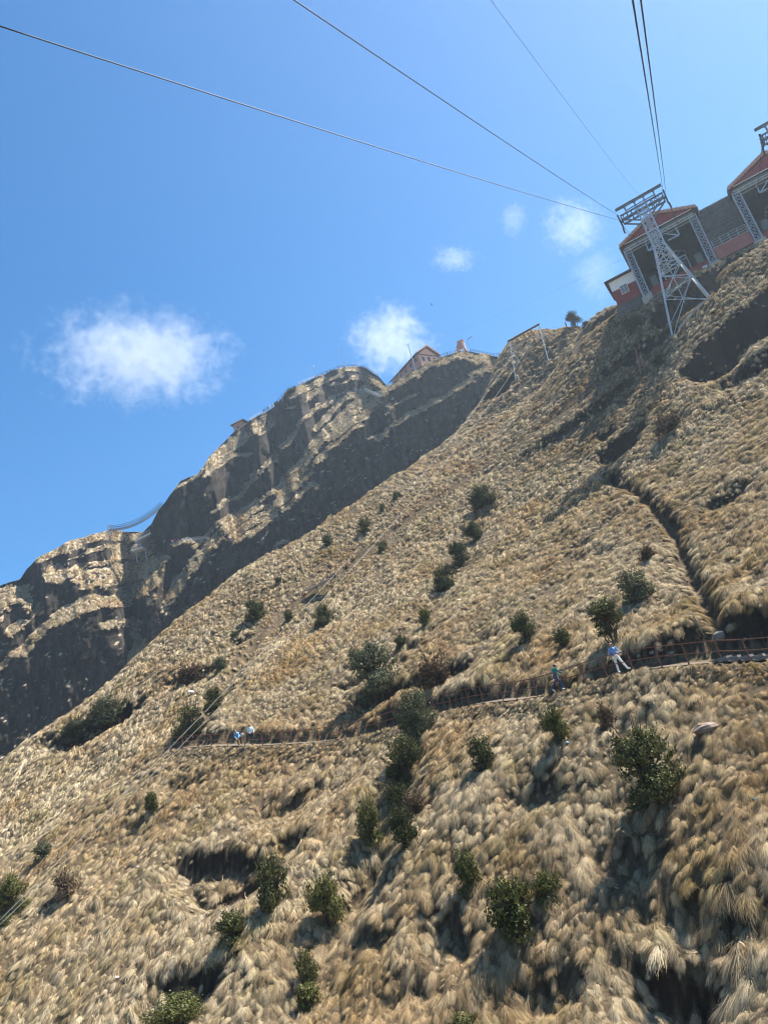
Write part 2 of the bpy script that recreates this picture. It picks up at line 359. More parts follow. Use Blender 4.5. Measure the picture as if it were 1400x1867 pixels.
FRINGE = np.ones(Z.shape)                            # tussock size factor, small on the outer edge of the paths
def cut_path(q, hw, bank=5.0, inner=1.0):
    global Z
    sl, D, S, H, T = seg_dist(q); z = Z[sl]
    n = 0.25 * fbm(GX[sl] / 1.6, GY[sl] / 1.6, 31, 3)
    wide = hw + inner * (1 + 1.5 * sstep(0.34, 0.14, T) * (inner > 1) + 0.5 * fbm(GX[sl] / 7, GY[sl] / 7, 37, 2))
    z = np.where((S >= 0) & (D < wide), H + 0.08 * n, z)
    z = np.where((S >= 0) & (D >= wide) & (D < 10), np.minimum(z, H + (D - wide) * bank * (1 + n) + 0.05), z)
    z = np.where((S < 0) & (D > hw) & (D < hw + 4.5), np.clip(z, H - (D - hw) * 0.95, H - (D - hw) * 0.45), z)
    z = np.where(D <= hw, H + 0.04 * n, z)
    Z[sl] = z; KEEP[sl] *= np.where((D < hw - 0.1) | ((S >= 0) & (D < wide + .3)), 0, 1)
    FRINGE[sl] *= np.where((S < 0) & (D < hw + 1.3), 0.62, 1)
PATH_PX = [(1520, 1204), (1400, 1210), (1300, 1212), (1210, 1220), (1130, 1232), (1070, 1248), (1020, 1270), (940, 1280), (880, 1282), (820, 1298), (780, 1308), (740, 1322), (690, 1336), (620, 1352), (540, 1359), (460, 1362), (400, 1363), (320, 1368)]
PATH = poly_px(PATH_PX, dz=0.1)
cut_path(PATH, 0.85, 5.0, 1.5)
UPATH_PX = [(1135, 672), (1110, 695), (1060, 733), (1000, 773), (930, 815), (860, 860), (800, 905), (745, 947), (700, 985), (650, 1025), (605, 1062), (560, 1088), (520, 1120), (485, 1150)]
UPATH = poly_px(UPATH_PX, dz=-0.05)
cut_path(UPATH, 0.5, 3.5, 0.5)

# level pad under the lattice tower
TB = P(1257, 572, 117); _t = math.radians(-27)
pu = (GX - TB[0]) * math.cos(_t) + (GY - TB[1]) * math.sin(_t); pw = -(GX - TB[0]) * math.sin(_t) + (GY - TB[1]) * math.cos(_t)
pad = TB[2] + 0.13 * pu - 0.35 + np.maximum(0, pw + 1.0) * 0.45
ins = (np.abs(pu) < 5.5) & (pw > -4) & (pw < 7)
Z = np.where(ins, np.minimum(Z, pad), Z)
# weather the steep faces a little so that they do not read as combed
for _ in range(2):
    gxx = np.gradient(Z, ST, axis=1); gyy = np.gradient(Z, ST, axis=0); st_ = sstep(1.4, 2.4, np.hypot(gxx, gyy)) * 0.6
    B_ = Z.copy(); B_[1:-1, 1:-1] = (Z[:-2, 1:-1] + Z[2:, 1:-1] + Z[1:-1, :-2] + Z[1:-1, 2:] + 2 * Z[1:-1, 1:-1]) / 6
    Z = Z * (1 - st_) + B_ * st_
def zh(x, y): return bil(Z, x, y, ST)
def hhit(px, py):                                    # where a pixel meets the finished hillside
    p = None
    for g in range(0, 14):
        p = hitgrid(Z, ST, px + g * 0.5, py + 2 * g)
        if p is not None: return p
    return bhit(px, py)
dzx = np.gradient(Z, ST, axis=1); dzy = np.gradient(Z, ST, axis=0); NZ = 1 / np.sqrt(1 + dzx ** 2 + dzy ** 2)
def grid_mesh(name, V, nr, nc, material):
    idx = np.arange(nr * nc).reshape(nr, nc)
    f = np.stack([idx[:-1, :-1], idx[:-1, 1:], idx[1:, 1:], idx[1:, :-1]], -1).reshape(-1, 4)
    me = bpy.data.meshes.new(name)
    me.vertices.add(len(V)); me.vertices.foreach_set('co', V.astype(np.float32).ravel())
    me.loops.add(f.size); me.loops.foreach_set('vertex_index', f.ravel().astype(np.int32))
    me.polygons.add(len(f)); me.polygons.foreach_set('loop_start', np.arange(0, f.size, 4, dtype=np.int32)); me.polygons.foreach_set('loop_total', np.full(len(f), 4, np.int32))
    me.polygons.foreach_set('use_smooth', np.ones(len(f), bool))
    me.update(calc_edges=True); me.materials.append(material)
    o = bpy.data.objects.new(name, me); COL.objects.link(o); return o
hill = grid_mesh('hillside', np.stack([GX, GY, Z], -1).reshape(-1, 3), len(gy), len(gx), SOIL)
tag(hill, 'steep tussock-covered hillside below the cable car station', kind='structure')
vb = MB()
n_ = 24
ring = [(0, 0, -160)] + [(r * math.cos(2 * math.pi * k / n_), r * math.sin(2 * math.pi * k / n_), -160 - 0.01 * r) for r in (600, 30000) for k in range(n_)]
vb.add(ring, [(0, 1 + k, 1 + (k + 1) % n_) for k in range(n_)] + [(1 + k, 1 + n_ + k, 1 + n_ + (k + 1) % n_, 1 + (k + 1) % n_) for k in range(n_)])
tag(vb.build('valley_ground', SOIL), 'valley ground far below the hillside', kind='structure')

# ================================================================== SUMMIT MASSIF
SKY = [(-260, 1200), (-140, 1130), (0, 1066), (38, 1056), (48, 1040), (72, 1016), (130, 985), (200, 966), (262, 970), (277, 955), (290, 928), (330, 876), (358, 866), (395, 818), (425, 790), (455, 768), (500, 740), (520, 716), (545, 702), (577, 688), (610, 674), (640, 667), (668, 672),
       (690, 686), (706, 704), (722, 697), (760, 672), (800, 651), (835, 642), (860, 641), (905, 650), (960, 640), (1010, 622)]
BOT = [(-260, 1700), (0, 1470), (300, 1230), (520, 1075), (700, 960), (830, 870), (905, 790), (1010, 700)]
def azel(px, py):
    d = ray(px, py); return math.degrees(math.atan2(d[0], d[1])), math.degrees(math.atan2(d[2], math.hypot(d[0], d[1])))
sk = np.array([azel(*q) for q in SKY]); bo = np.array([azel(*q) for q in BOT])
NC, NR = 620, 460
az = np.linspace(sk[0, 0], sk[-1, 0], NC)
etop = np.interp(az, sk[:, 0], sk[:, 1]); ebot = np.interp(az, bo[:, 0], bo[:, 1])
etop = etop + 0.10 * fbm(az * 1.5, az * 0 + 3, 4, 4)
vv = np.linspace(0, 1, NR)[:, None]
EL = np.radians(ebot[None] + (etop - ebot)[None] * vv); AZ = np.radians(np.broadcast_to(az, EL.shape))
D3 = np.stack([np.sin(AZ) * np.cos(EL), np.cos(AZ) * np.cos(EL), np.sin(EL)], -1)
MX, MY = proj(D3)
# grassy ledges (gentle) as strokes in the view of the face; everything else is cliff (steep)
LIT = [  # polyline, half width (photo pixels)
    ([(380, 850), (430, 805), (490, 768)], 17), ([(430, 800), (470, 775)], 14),
    ([(375, 868), (423, 833), (457, 826)], 4), ([(300, 905), (330, 888), (380, 850)], 3),
    ([(525, 718), (560, 704), (592, 690)], 11), ([(555, 730), (575, 712)], 7), ([(530, 745), (557, 727), (590, 716), (603, 727)], 5),
    ([(620, 676), (650, 676), (690, 697)], 6), ([(600, 700), (640, 690), (690, 702)], 5), ([(596, 690), (628, 680)], 4), ([(655, 690), (690, 700), (705, 712)], 8),
    ([(440, 900), (470, 862), (525, 808), (552, 766), (580, 741), (602, 728)], 6),
    ([(668, 712), (650, 740), (615, 772), (585, 800), (560, 838), (530, 872), (505, 895)], 14), ([(640, 722), (605, 745), (575, 785)], 7), ([(690, 720), (672, 752), (640, 772), (600, 800)], 8),
    ([(660, 775), (620, 800), (585, 835), (560, 870)], 5),
    ([(505, 895), (470, 920), (440, 945), (410, 970), (385, 995), (350, 1030), (322, 1070), (305, 1110)], 13), ([(545, 870), (520, 905), (490, 925)], 12), ([(500, 935), (470, 945), (430, 975)], 9),
    ([(475, 960), (535, 915), (560, 885), (578, 890)], 6), ([(430, 985), (470, 965)], 5),
    ([(390, 935), (420, 912), (437, 908)], 4), ([(355, 1000), (395, 960), (430, 935)], 6), ([(315, 990), (350, 985), (385, 985)], 7),
    ([(640, 990), (670, 985)], 2), ([(500, 1000), (520, 985)], 3),
    ([(700, 712), (740, 690), (790, 664), (838, 648)], 8), ([(838, 650), (880, 655), (905, 665)], 10), ([(860, 680), (905, 672)], 9),
    ([(690, 800), (729, 771), (774, 743), (814, 723), (863, 689), (896, 672)], 6), ([(700, 752), (730, 735), (760, 722)], 2),
    ([(660, 745), (690, 722), (712, 705)], 6), ([(672, 800), (690, 790)], 4),
    ([(70, 1020), (140, 990), (200, 975), (262, 980)], 12), ([(95, 1050), (160, 1020), (220, 1005), (270, 1000)], 22), ([(150, 1060), (220, 1045), (275, 1035)], 24), ([(210, 1085), (270, 1070), (285, 1060)], 18),
    ([(100, 1130), (160, 1100), (230, 1095)], 16), ([(40, 1185), (75, 1150), (110, 1120)], 12), ([(0, 1215), (30, 1195)], 8), ([(0, 1085), (50, 1085), (62, 1105)], 22), ([(20, 1150), (45, 1135)], 12),
    ([(245, 1150), (262, 1180), (240, 1200)], 14), ([(-260, 1290), (-100, 1180), (0, 1110)], 25), ([(190, 1140), (250, 1135)], 10), ([(275, 1095), (290, 1060), (300, 1020)], 9)]
DARKS = [([(40, 1052), (75, 1058)], 11), ([(70, 1085), (95, 1075)], 15), ([(125, 1028), (160, 1020), (195, 1010)], 9), ([(10, 1120), (60, 1128)], 8), ([(120, 1062), (140, 1070)], 5), ([(480, 915), (500, 905)], 6), ([(180, 1075), (200, 1080)], 7), ([(290, 1080), (285, 1110)], 6),
         ([(535, 735), (550, 728)], 8), ([(618, 690), (640, 684)], 5)]
def strokes(lst, base):
    wx = MX + 9 * fbm(MX / 24, MY / 24, 51, 6, .6); wy = MY + 9 * fbm(MX / 24, MY / 24, 77, 6, .6)
    m = np.zeros(MX.shape) + base
    for pl, hw in lst:
        for k in range(len(pl) - 1):
            a = np.array(pl[k], float); b = np.array(pl[k + 1], float); ab = b - a
            t = np.clip(((wx - a[0]) * ab[0] + (wy - a[1]) * ab[1]) / (ab @ ab), 0, 1)
            d = np.hypot(wx - a[0] - t * ab[0], wy - a[1] - t * ab[1])
            m = np.maximum(m, 1 - sstep(hw * 0.8, hw * 1.0 + 0.6, d))
    return m
M = strokes([(p_, h_ * .82) for p_, h_ in LIT], 0.0) * (1 - strokes(DARKS, 0.0))
nz_ = fbm(MX / 15, MY / 15, 90, 4)
M = np.clip(M + 0.3 * sstep(0.25, 0.5, fbm(MX / 34, MY / 22, 61, 5)) * (1 - M) * sstep(-0.1, 0.3, fbm(MX / 90, MY / 90, 5, 2)) - 0.5 * sstep(0.25, 0.55, nz_) * M, 0, 1)
se = np.degrees(EL)
S_CL = 85 + 16 * fbm(MX / 26, MY / 9, 13, 5, .6); S_LE = np.maximum(40, se + 13) + 5 * nz_
SL = np.radians(S_CL * (1 - M) + S_LE * M)
R = np.zeros(EL.shape); R[0] = np.interp(az, [-32, -14, 0, 14], [258, 254, 252, 250])
ts = np.tan(SL); te = np.tan(EL)
for k in range(1, NR):
    R[k] = R[k - 1] * np.clip((ts[k] - te[k - 1]) / (ts[k] - te[k]), 0.992, 1.02)
    R[k, 1:-1] = 0.07 * R[k, :-2] + 0.86 * R[k, 1:-1] + 0.07 * R[k, 2:]
R = R + (3.2 * (0.45 - np.abs(fbm(MX / 42, MY / 75, 39, 4, .55))) + 1.6 * (0.5 - np.abs(fbm(MX / 16, MY / 30, 33, 6, .58))) + .35 * fbm(MX / 5, MY / 16, 35, 4, .6) + .25 * fbm(MX / 14, MY / 7, 36, 4, .6)) * (1 - 0.75 * M) * np.minimum(1, (1 - vv) * 25)
MV = np.stack([np.sin(AZ) * R, np.cos(AZ) * R, np.tan(EL) * R], -1)
back = []
for dr, dz in ((5, -0.6), (16, -8), (45, -45), (120, -190)):
    Rb = R[-1] + dr; back.append(np.stack([np.sin(AZ[-1]) * Rb, np.cos(AZ[-1]) * Rb, MV[-1, :, 2] + dz], -1))
front = np.stack([np.sin(AZ[0]) * (R[0] - 60), np.cos(AZ[0]) * (R[0] - 60), MV[0, :, 2] - 150], -1)
ALLV = np.concatenate([front[None], MV, np.array(back)], 0)
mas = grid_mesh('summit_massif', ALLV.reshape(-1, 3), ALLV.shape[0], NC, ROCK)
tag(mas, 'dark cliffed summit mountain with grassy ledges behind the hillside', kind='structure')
def mhit(px, py, lift=0.0):                          # point of the massif face seen at a pixel (clamped to its skyline)
    a, e = azel(px, py)
    k = np.clip((a - az[0]) / (az[-1] - az[0]) * (NC - 1), 0, NC - 1.001); i = int(k); f = k - i
    b0 = ebot[i] * (1 - f) + ebot[i + 1] * f; b1 = etop[i] * (1 - f) + etop[i + 1] * f
    v = np.clip((e - b0) / (b1 - b0), 0, 1) * (NR - 1); j = min(int(v), NR - 2); g = v - j
    q = (MV[j, i] * (1 - f) + MV[j, i + 1] * f) * (1 - g) + (MV[j + 1, i] * (1 - f) + MV[j + 1, i + 1] * f) * g
    return q + np.array([0, 0, lift])

# ================================================================== PATHS
DIRT = mat('path_dirt', (0.11, 0.085, 0.06), 0.95, var=0.35, scale=2.5, bump=0.6)
def side_dir(q, k):
    a = q[max(k - 1, 0)]; b = q[min(k + 1, len(q) - 1)]; d = (b - a)[:2]; d = d / np.linalg.norm(d)
    n = np.array([d[1], -d[0]]); u = updir(q[k])
    return n if n @ u < 0 else -n                    # points downhill
def ribbon(name, q, hw, label):
    mb = MB(); vs = []; n = len(q)
    for k in range(n):
        s = side_dir(q, k)
        for t in (-1.6, -0.6, 0.1, .75): vs.append((q[k][0] + s[0] * hw * t, q[k][1] + s[1] * hw * t, q[k][2] + 0.03 + random.uniform(-.015, .015)))
    fs = [(4 * k + i, 4 * k + i + 1, 4 * k + i + 5, 4 * k + i + 4) for k in range(n - 1) for i in range(3)]
    mb.add(vs, fs); return tag(mb.build(name, DIRT), label, kind='structure')
ribbon('footpath', PATH, 0.8, 'dirt footpath cut across the hillside below the bank')
ribbon('footpath', UPATH, 0.45, 'narrow dirt footpath climbing across the upper slope')
RUST = mat('rusted_steel', (0.2, 0.085, 0.06), 0.75, 0.2, 0.4, 8, 0.1)
HEADST = mat('dull_grey_steel', (0.15, 0.17, 0.185), 0.55, 0.4, 0.2, 4, 0.03, 0.4)
GALV = mat('galvanised_steel', (0.42, 0.46, 0.48), 0.45, 0.55, 0.15, 4, 0.03, 0.5)
DKMET = mat('dark_greased_metal', (0.035, 0.037, 0.04), 0.5, 0.6, 0.3, 6, 0.05)
ROPE = mat('steel_rope', (0.03, 0.032, 0.036), 0.6, 0.4, 0.2, 30, 0.0)
PALEROPE = mat('pale_steel_wire', (0.3, 0.3, 0.3), 0.6, 0.3, 0.15, 30, 0.0)
CONC = mat('weathered_concrete', (0.36, 0.34, 0.3), 0.9, 0, 0.25, 1.5, 0.3)
def resample(q, d):
    L = np.concatenate([[0], np.cumsum(np.linalg.norm(np.diff(q, axis=0), axis=1))]); n = max(2, int(L[-1] / d) + 1)
    t = np.linspace(0, L[-1], n); return np.stack([np.interp(t, L, q[:, k]) for k in range(3)], 1)
def railing(name, q, spacing, label, m, h=1.1, pr=0.032, rr_=0.022, rails=(1.0, 0.52), off=0.0, lean=0.03, group=None, jit=0.0):
    q = resample(np.array(q), spacing); pts = []
    for k in range(len(q)):
        p = q[k].copy()
        if off:
            s = side_dir(q, k); p[:2] += s * (off + random.uniform(-.12, .12) * jit)
        p += np.array([random.uniform(-jit, jit) * .15, random.uniform(-jit, jit) * .15, 0]); pts.append(p)
    T = Thing(name, pts[len(pts) // 2], label, 'railing', group); tops = []
    for p in pts:
        t = p + np.array([random.uniform(-lean, lean), random.uniform(-lean, lean), h]); tops.append((p, t))
        T.part('post', MB().bar(p - np.array([0, 0, .25]), t, pr * 2, pr * 2, up=(1, 0, 0)), m)
    for f in rails:
        line = [a + (b - a) * f for a, b in tops]
        T.part('rail', MB().tube(line, rr_, 6), m)
    return T
pj = lambda p: proj(np.asarray(p)[None] if np.ndim(p) == 1 else p)
px_path = proj(PATH)[0]
railing('path_railing', PATH[px_path > 800], 1.75, 'rusty two-rail railing beside the two walkers on the right-hand path', RUST, off=0.62, jit=1, h=1.2, pr=.034, rr_=.03)
railing('path_railing', PATH[px_path < 812], 2.1, 'rusty railing of the left path section where two people rest', RUST, off=0.62, jit=1, h=1.15, pr=.034, rr_=.028)
px_u = proj(UPATH)[0]
railing('path_railing', UPATH[px_u > 690], 3.2, 'thin rusty railing along the upper diagonal path below the gantry', RUST, off=0.4, jit=1, h=1.25, pr=.038, rr_=.024, lean=.1)
railing('path_railing', UPATH[px_u < 640], 3.0, 'thin railing at the lower end of the upper path by dark sheets', RUST, off=0.4, jit=1, h=1.2, pr=.038, rr_=.024, lean=.1)

# ================================================================== CABLE CAR TOWERS
def lattice(mb, a0, a1, b0, b1, n, r, horiz=True):
    """zig-zag web between chord a (a0->a1) and chord b (b0->b1)"""
    a0, a1, b0, b1 = [np.array(v) for v in (a0, a1, b0, b1)]
    for k in range(n):
        t0, t1 = k / n, (k + 1) / n
        A, B, C_, D_ = a0 + (a1 - a0) * t0, b0 + (b1 - b0) * t0, a0 + (a1 - a0) * t1, b0 + (b1 - b0) * t1
        mb.bar(A, D_, r, r); mb.bar(B, C_, r, r)
        if horiz: mb.bar(C_, D_, r, r)
TF = Frame(TB, -27)
def tower(F_, label, feet):
    T = Thing('ropeway_tower', F_.o, label, 'tower', 'lattice ropeway towers')
    W = 12.6; TOP = 20.6; hw, ht = 0.85, 0.8
    cs = [(-1, -1), (1, -1), (1, 1), (-1, 1)]
    foot = [np.array(f) for f in feet]
    waist = [F_(a * hw, b * hw, W) for a, b in cs]; top = [F_(a * ht, b * ht, TOP) for a, b in cs]
    for k in range(4):
        T.part('leg', MB().bar(foot[k], waist[k], .23, .23).bar(waist[k], top[k], .18, .18), GALV)
        T.part('foot_block', MB().hexa([foot[k] + np.array([x, y, z]) for z in (-1.2, .25) for x, y in ((-.5, -.5), (.5, -.5), (.5, .5), (-.5, .5))]), CONC)
    for k in range(4):
        j = (k + 1) % 4
        mb = MB(); lattice(mb, waist[k], top[k], waist[j], top[j], 6, .075); T.part('lattice_web', mb, GALV)
        mb = MB(); seq = [0, .42, .68, .85, 1.0]
        for s in range(4):
            A, B = foot[k] + (waist[k] - foot[k]) * seq[s], foot[j] + (waist[j] - foot[j]) * seq[s]
            C_, D_ = foot[k] + (waist[k] - foot[k]) * seq[s + 1], foot[j] + (waist[j] - foot[j]) * seq[s + 1]
            Mi = (A + B + C_ + D_) / 4
            for a, b in ((A, D_), (B, C_)): mb.bar(a, b, .1, .1)
            mb.bar(C_, D_, .1, .1); mb.bar(Mi, (C_ + D_) / 2, .08, .08)
        T.part('lattice_web', mb, GALV)
    # cross arm: two box beams with plates, knee braces
    mb = MB()
    for w in (-.75, .75):
        for z in (20.9, 20.15): mb.bar(F_(-3.5, w, z), F_(3.5, w, z), .2, .24)
        for u in np.linspace(-3.2, 3.2, 11): mb.bar(F_(u, w, 20.15), F_(u + .32, w, 20.9), .1, .1)
    for u in (-3.4, -1.7, 1.7, 3.4): mb.bar(F_(u, -.75, 20.5), F_(u, .75, 20.5), .2, .5)
    T.part('cross_arm', mb, HEADST)
    for s in (-1, 1):
        mb = MB()
        for w in (-.7, .7): mb.bar(F_(s * .85, w, 18.4), F_(s * 3.2, w, 20.05), .2, .2)
        T.part('knee_brace', mb, HEADST)
    mb = MB().bar(F_(-3.85, 0, 22.95), F_(3.85, 0, 22.95), .34, .1).bar(F_(-3.85, 0, 22.65), F_(3.85, 0, 22.65), .34, .1).bar(F_(-3.83, 0, 22.8), F_(3.83, 0, 22.8), .08, .28)
    T.part('top_beam', mb, HEADST)
    for u in (-2.4, -.75, .75, 2.4):
        T.part('frame_post', MB().bar(F_(u, 0, 20.9), F_(u, 0, 22.45), .17, .17).add([F_(u - .35, 0.06, 22.62), F_(u + .35, .06, 22.62), F_(u, .06, 22.2), F_(u - .35, -.06, 22.62), F_(u + .35, -.06, 22.62), F_(u, -.06, 22.2)], [(0, 2, 1), (3, 4, 5), (0, 1, 4, 3), (1, 2, 5, 4), (2, 0, 3, 5)]), HEADST)
    for z in (21.9, 21.55): T.part('guard_rail', MB().bar(F_(-2.35, .14, z), F_(2.35, .14, z), .12, .12), HEADST)
    for s in (-1, 1):
        mb = MB(); u = s * 3.75
        mb.bar(F_(u, -1.5, 20.35), F_(u, 1.5, 20.1), .16, .42).bar(F_(u, -1.0, 20.1), F_(u, .3, 19.7), .2, .35)
        for w, z in ((-1.35, 20.6), (-.45, 20.5), (.45, 20.4), (1.35, 20.3)):
            mb.tube([F_(u - .12, w, z), F_(u + .12, w, z)], .34, 12)
        mb.bar(F_(u, 0, 20.2), F_(s * 3.4, 0, 20.5), .25, .25).bar(F_(u + .1 * s, 1.2, 20), F_(u + .15 * s, 1.6, 19.1), .25, .3)
        T.part('sheave_assembly', mb, DKMET)
    lad = MB()
    for s in (-.2, .2): lad.bar(F_(s, -.95, 12.6), F_(s, -.95, 20.4), .06, .06)
    for z in np.arange(12.8, 20.3, .35): lad.bar(F_(-.2, -.95, z), F_(.2, -.95, z), .04, .04)
    T.part('ladder', lad, GALV)
    mb = MB(); pl = [foot[k] + (waist[k] - foot[k]) * .42 for k in range(4)]
    mb.bar(pl[0] * .5 + pl[1] * .5, pl[2] * .5 + pl[3] * .5, 1.0, .08).bar((pl[0] + pl[1]) / 2 * .5 + (pl[2] + pl[3]) / 2 * .5, F_(0, 0, 12.6), .12, .12)
    T.part('platform', mb, GALV)
    return T
feet = []
for u, w in ((-3.5, -.6), (3.5, -.6), (3.4, 4.6), (-3.4, 4.6)):
    p = TF(u, w, 0); feet.append((p[0], p[1], float(zh(p[0], p[1])) + .15))
tw = tower(TF, 'pale lattice ropeway tower standing on the slope before the left station', feet)
TF2 = Frame(TB + TF.u * 22.3 + np.array([0, 0, .2]), -27); feet2 = []
for u, w in ((-3.5, -.6), (3.5, -.6), (3.4, 4.6), (-3.4, 4.6)):
    p = TF2(u, w, 0); feet2.append((p[0], p[1], float(zh(p[0], p[1])) + .15))
tower(TF2, 'second ropeway tower, only its arm showing over the right station roof', feet2)
# fence and small platform at the tower foot
q0 = np.array([TF(-2.0, -1.0, 0), TF(3.2, -1.2, 0)]); q0[:, 2] = [float(zh(p[0], p[1])) + .1 for p in q0]
mb = MB()
for k in range(14):
    a = q0[0] + (q0[1] - q0[0]) * k / 13; b = a + np.array([0, 0, -.9])
ret = MB(); L_ = resample(q0, .9)
for k in range(len(L_) - 1):
    a, b = L_[k], L_[k + 1]
    ret.bar(np.array([a[0], a[1], float(zh(a[0], a[1])) - .3]), np.array([b[0], b[1], float(zh(b[0], b[1])) - .3]), .5, 1.1)
tag(ret.build('retaining_wall', CONC), 'low concrete retaining wall across the foot of the lattice tower', 'wall')

# ================================================================== STATIONS
REDW = mat('red_painted_wall', (0.21, 0.045, 0.04), 0.8, 0, 0.22, 1.2, 0.1)
PINKW = mat('faded_pink_wall', (0.3, 0.115, 0.1), 0.85, 0, 0.15, 1.0, 0.1)
GABLE = mat('red_corrugated_sheet', (0.24, 0.04, 0.04), 0.6, 0, 0.2, 2.0, 0.1)
TILE = mat('terracotta_tile', (0.46, 0.24, 0.16), 0.85, 0, 0.3, 2.5, 0.3)
ROOFD = mat('dark_roof_sheet', (0.08, 0.045, 0.04), 0.7, 0, 0.25, 1.5, 0.1)
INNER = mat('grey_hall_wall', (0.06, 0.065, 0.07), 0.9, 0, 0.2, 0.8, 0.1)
FASC = mat('grey_green_fascia', (0.12, 0.145, 0.145), 0.8, 0, 0.15, 1.0, 0.05)
WHITE = mat('white_wall_paint', (0.74, 0.73, 0.7), 0.85, 0, 0.08, 1.0, 0.1)
GLASS = mat('dark_window_glass', (0.03, 0.04, 0.05), 0.08, 0, 0.2, 2, 0, 0.6)
STONE = mat('grey_stone_masonry', (0.09, 0.088, 0.085), 0.95, 0, 0.4, 1.6, 0.6)
SF = Frame(P(1190, 548, 129), -26)
def station(u0, label, extra):
    f = Frame(SF(u0, 0, 0), -26); T = Thing('ropeway_station', f.o, label, 'station', 'red-gabled ropeway stations')
    E0, E1, EZ, AU, AZ_ = -1.55, 12.1, 12.45, 5.4, 15.35
    mb = MB(); th = .32                                   # two roof slopes
    for a, b in (((E0, EZ), (AU, AZ_)), ((E1, EZ), (AU, AZ_))):
        f.prism(mb, [(a[0], a[1] - th), (b[0], b[1] - th), (b[0], b[1]), (a[0], a[1])], -.7, 16.5)
    T.part('roof', mb, ROOFD)
    for a, b in (((E0, EZ), (AU, AZ_)), ((E1, EZ), (AU, AZ_))):   # verge tiles along the gable edge
        n = 11
        for k in range(n):
            t0, t1 = (k + .06) / n, (k + .94) / n
            p0 = (a[0] + (b[0] - a[0]) * t0, a[1] + (b[1] - a[1]) * t0); p1 = (a[0] + (b[0] - a[0]) * t1, a[1] + (b[1] - a[1]) * t1)
            m_ = MB(); f.prism(m_, [(p0[0], p0[1] - .55), (p1[0], p1[1] - .55), (p1[0], p1[1] + .08), (p0[0], p0[1] + .03)], -.95 + random.uniform(-.03, .03), -.703)
            T.part('verge_tile', m_, TILE)
    mb = MB(); f.prism(mb, [(E0 + .5, EZ - .05), (E1 - .5, EZ - .05), (AU, AZ_ - .55)], -.3, -.18)
    gp = T.part('gable_panel', mb, GABLE)
    for k in range(23):                                   # sheet ribs
        u = E0 + 1.2 + k * .5; zt = AZ_ - .62 - abs(u - AU) * (AZ_ - EZ - .5) / (AU - E0 - .5) if u < AU else AZ_ - .62 - (u - AU) * (AZ_ - EZ - .5) / (E1 - AU - .5)
        if zt > EZ + .1 and u < E1 - 1: T.part('sheet_rib', MB().bar(f(u, -.34, EZ), f(u, -.34, zt), .07, .07), GABLE, gp)
    mb = MB(); f.box(mb, E0 + .9, E1 - .9, -.42, -.3, EZ - .14, EZ - .02); T.part('white_trim', mb, WHITE)
    mb = MB(); f.box(mb, E0 + .9, E1 - .9, .2, .35, EZ - .95, EZ - .15); T.part('fascia', mb, FASC)
    # hall
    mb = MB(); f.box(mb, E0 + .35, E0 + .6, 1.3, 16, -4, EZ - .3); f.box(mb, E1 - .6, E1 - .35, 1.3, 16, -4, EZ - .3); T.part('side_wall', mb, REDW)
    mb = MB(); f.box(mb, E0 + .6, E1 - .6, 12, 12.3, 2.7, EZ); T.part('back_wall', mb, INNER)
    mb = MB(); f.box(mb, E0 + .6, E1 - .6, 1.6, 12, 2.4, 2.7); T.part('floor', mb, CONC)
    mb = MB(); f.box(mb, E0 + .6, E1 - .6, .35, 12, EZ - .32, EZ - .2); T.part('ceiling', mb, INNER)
    mb = MB(); f.box(mb, .3, 10.2, 1.5, 1.75, 1.0, 3.1); f.box(mb, .3, 10.2, 1.4, 1.75, 3.1, 3.2, 0); T.part('parapet', mb, REDW)
    mb = MB(); f.box(mb, E0 + .35, E1 - .35, 1.2, 16, -5, 1.0); T.part('plinth', mb, STONE)
    for u in (1.4, 9.3):                                  # platform blocks inside
        mb = MB(); f.box(mb, u - .55, u + .55, 2.2, 4.5, 2.705, 5.6); T.part('control_cabin', mb, FASC)
    mb = MB(); f.box(mb, 3.5, 7.5, 11.8, 12, 2.7, 6.5); T.part('doorway', mb, DKMET)
    # lattice legs carrying the portal
    for u in (-1.2, 10.35):
        mb = MB(); c = [(u, .05), (u + 1.15, .05), (u + 1.15, 1.1), (u, 1.1)]
        for a, b in c: mb.bar(f(a, b, 1.3), f(a, b, 11.6), .12, .12)
        for k in range(4):
            a, b = c[k], c[(k + 1) % 4]
            lattice(mb, f(*a, 1.4), f(*a, 11.4), f(*b, 1.4), f(*b, 11.4), 7, .05)
        T.part('lattice_leg', mb, GALV)
        mb = MB(); f.box(mb, u - .35, u + 1.5, -.35, 1.4, -2.2, 1.3); T.part('pedestal', mb, CONC)
    mb = MB()
    for z, w in ((11.75, .1), (11.25, .1), (11.75, 1.05), (11.25, 1.05)): mb.tube([f(-1.0, w, z), f(11.3, w, z)], .13, 8)
    for k in range(12): mb.bar(f(-.6 + k, .1, 11.25), f(.1 + k, .1, 11.75), .07, .07)
    T.part('portal_beam', mb, GALV)
    for u, sgn in ((2.6, 1), (7.9, -1)):                  # hangers with rope sheaves
        mb = MB().bar(f(u, .5, 11.3), f(u - .1 * sgn, .5, 9.4), .2, .2).bar(f(u + 2.2 * sgn, .5, 11.2), f(u + .1 * sgn, .5, 9.5), .16, .16).bar(f(u, .5, 9.4), f(u + 1.9 * sgn, .5, 9.5), .2, .2)
        h = T.part('hanger', mb, GALV)
        mb = MB()
        for w in (-.2, .5, 1.2): mb.tube([f(u - .5 * sgn - .12, w, 9.3), f(u - .5 * sgn + .12, w, 9.3)], .32, 10)
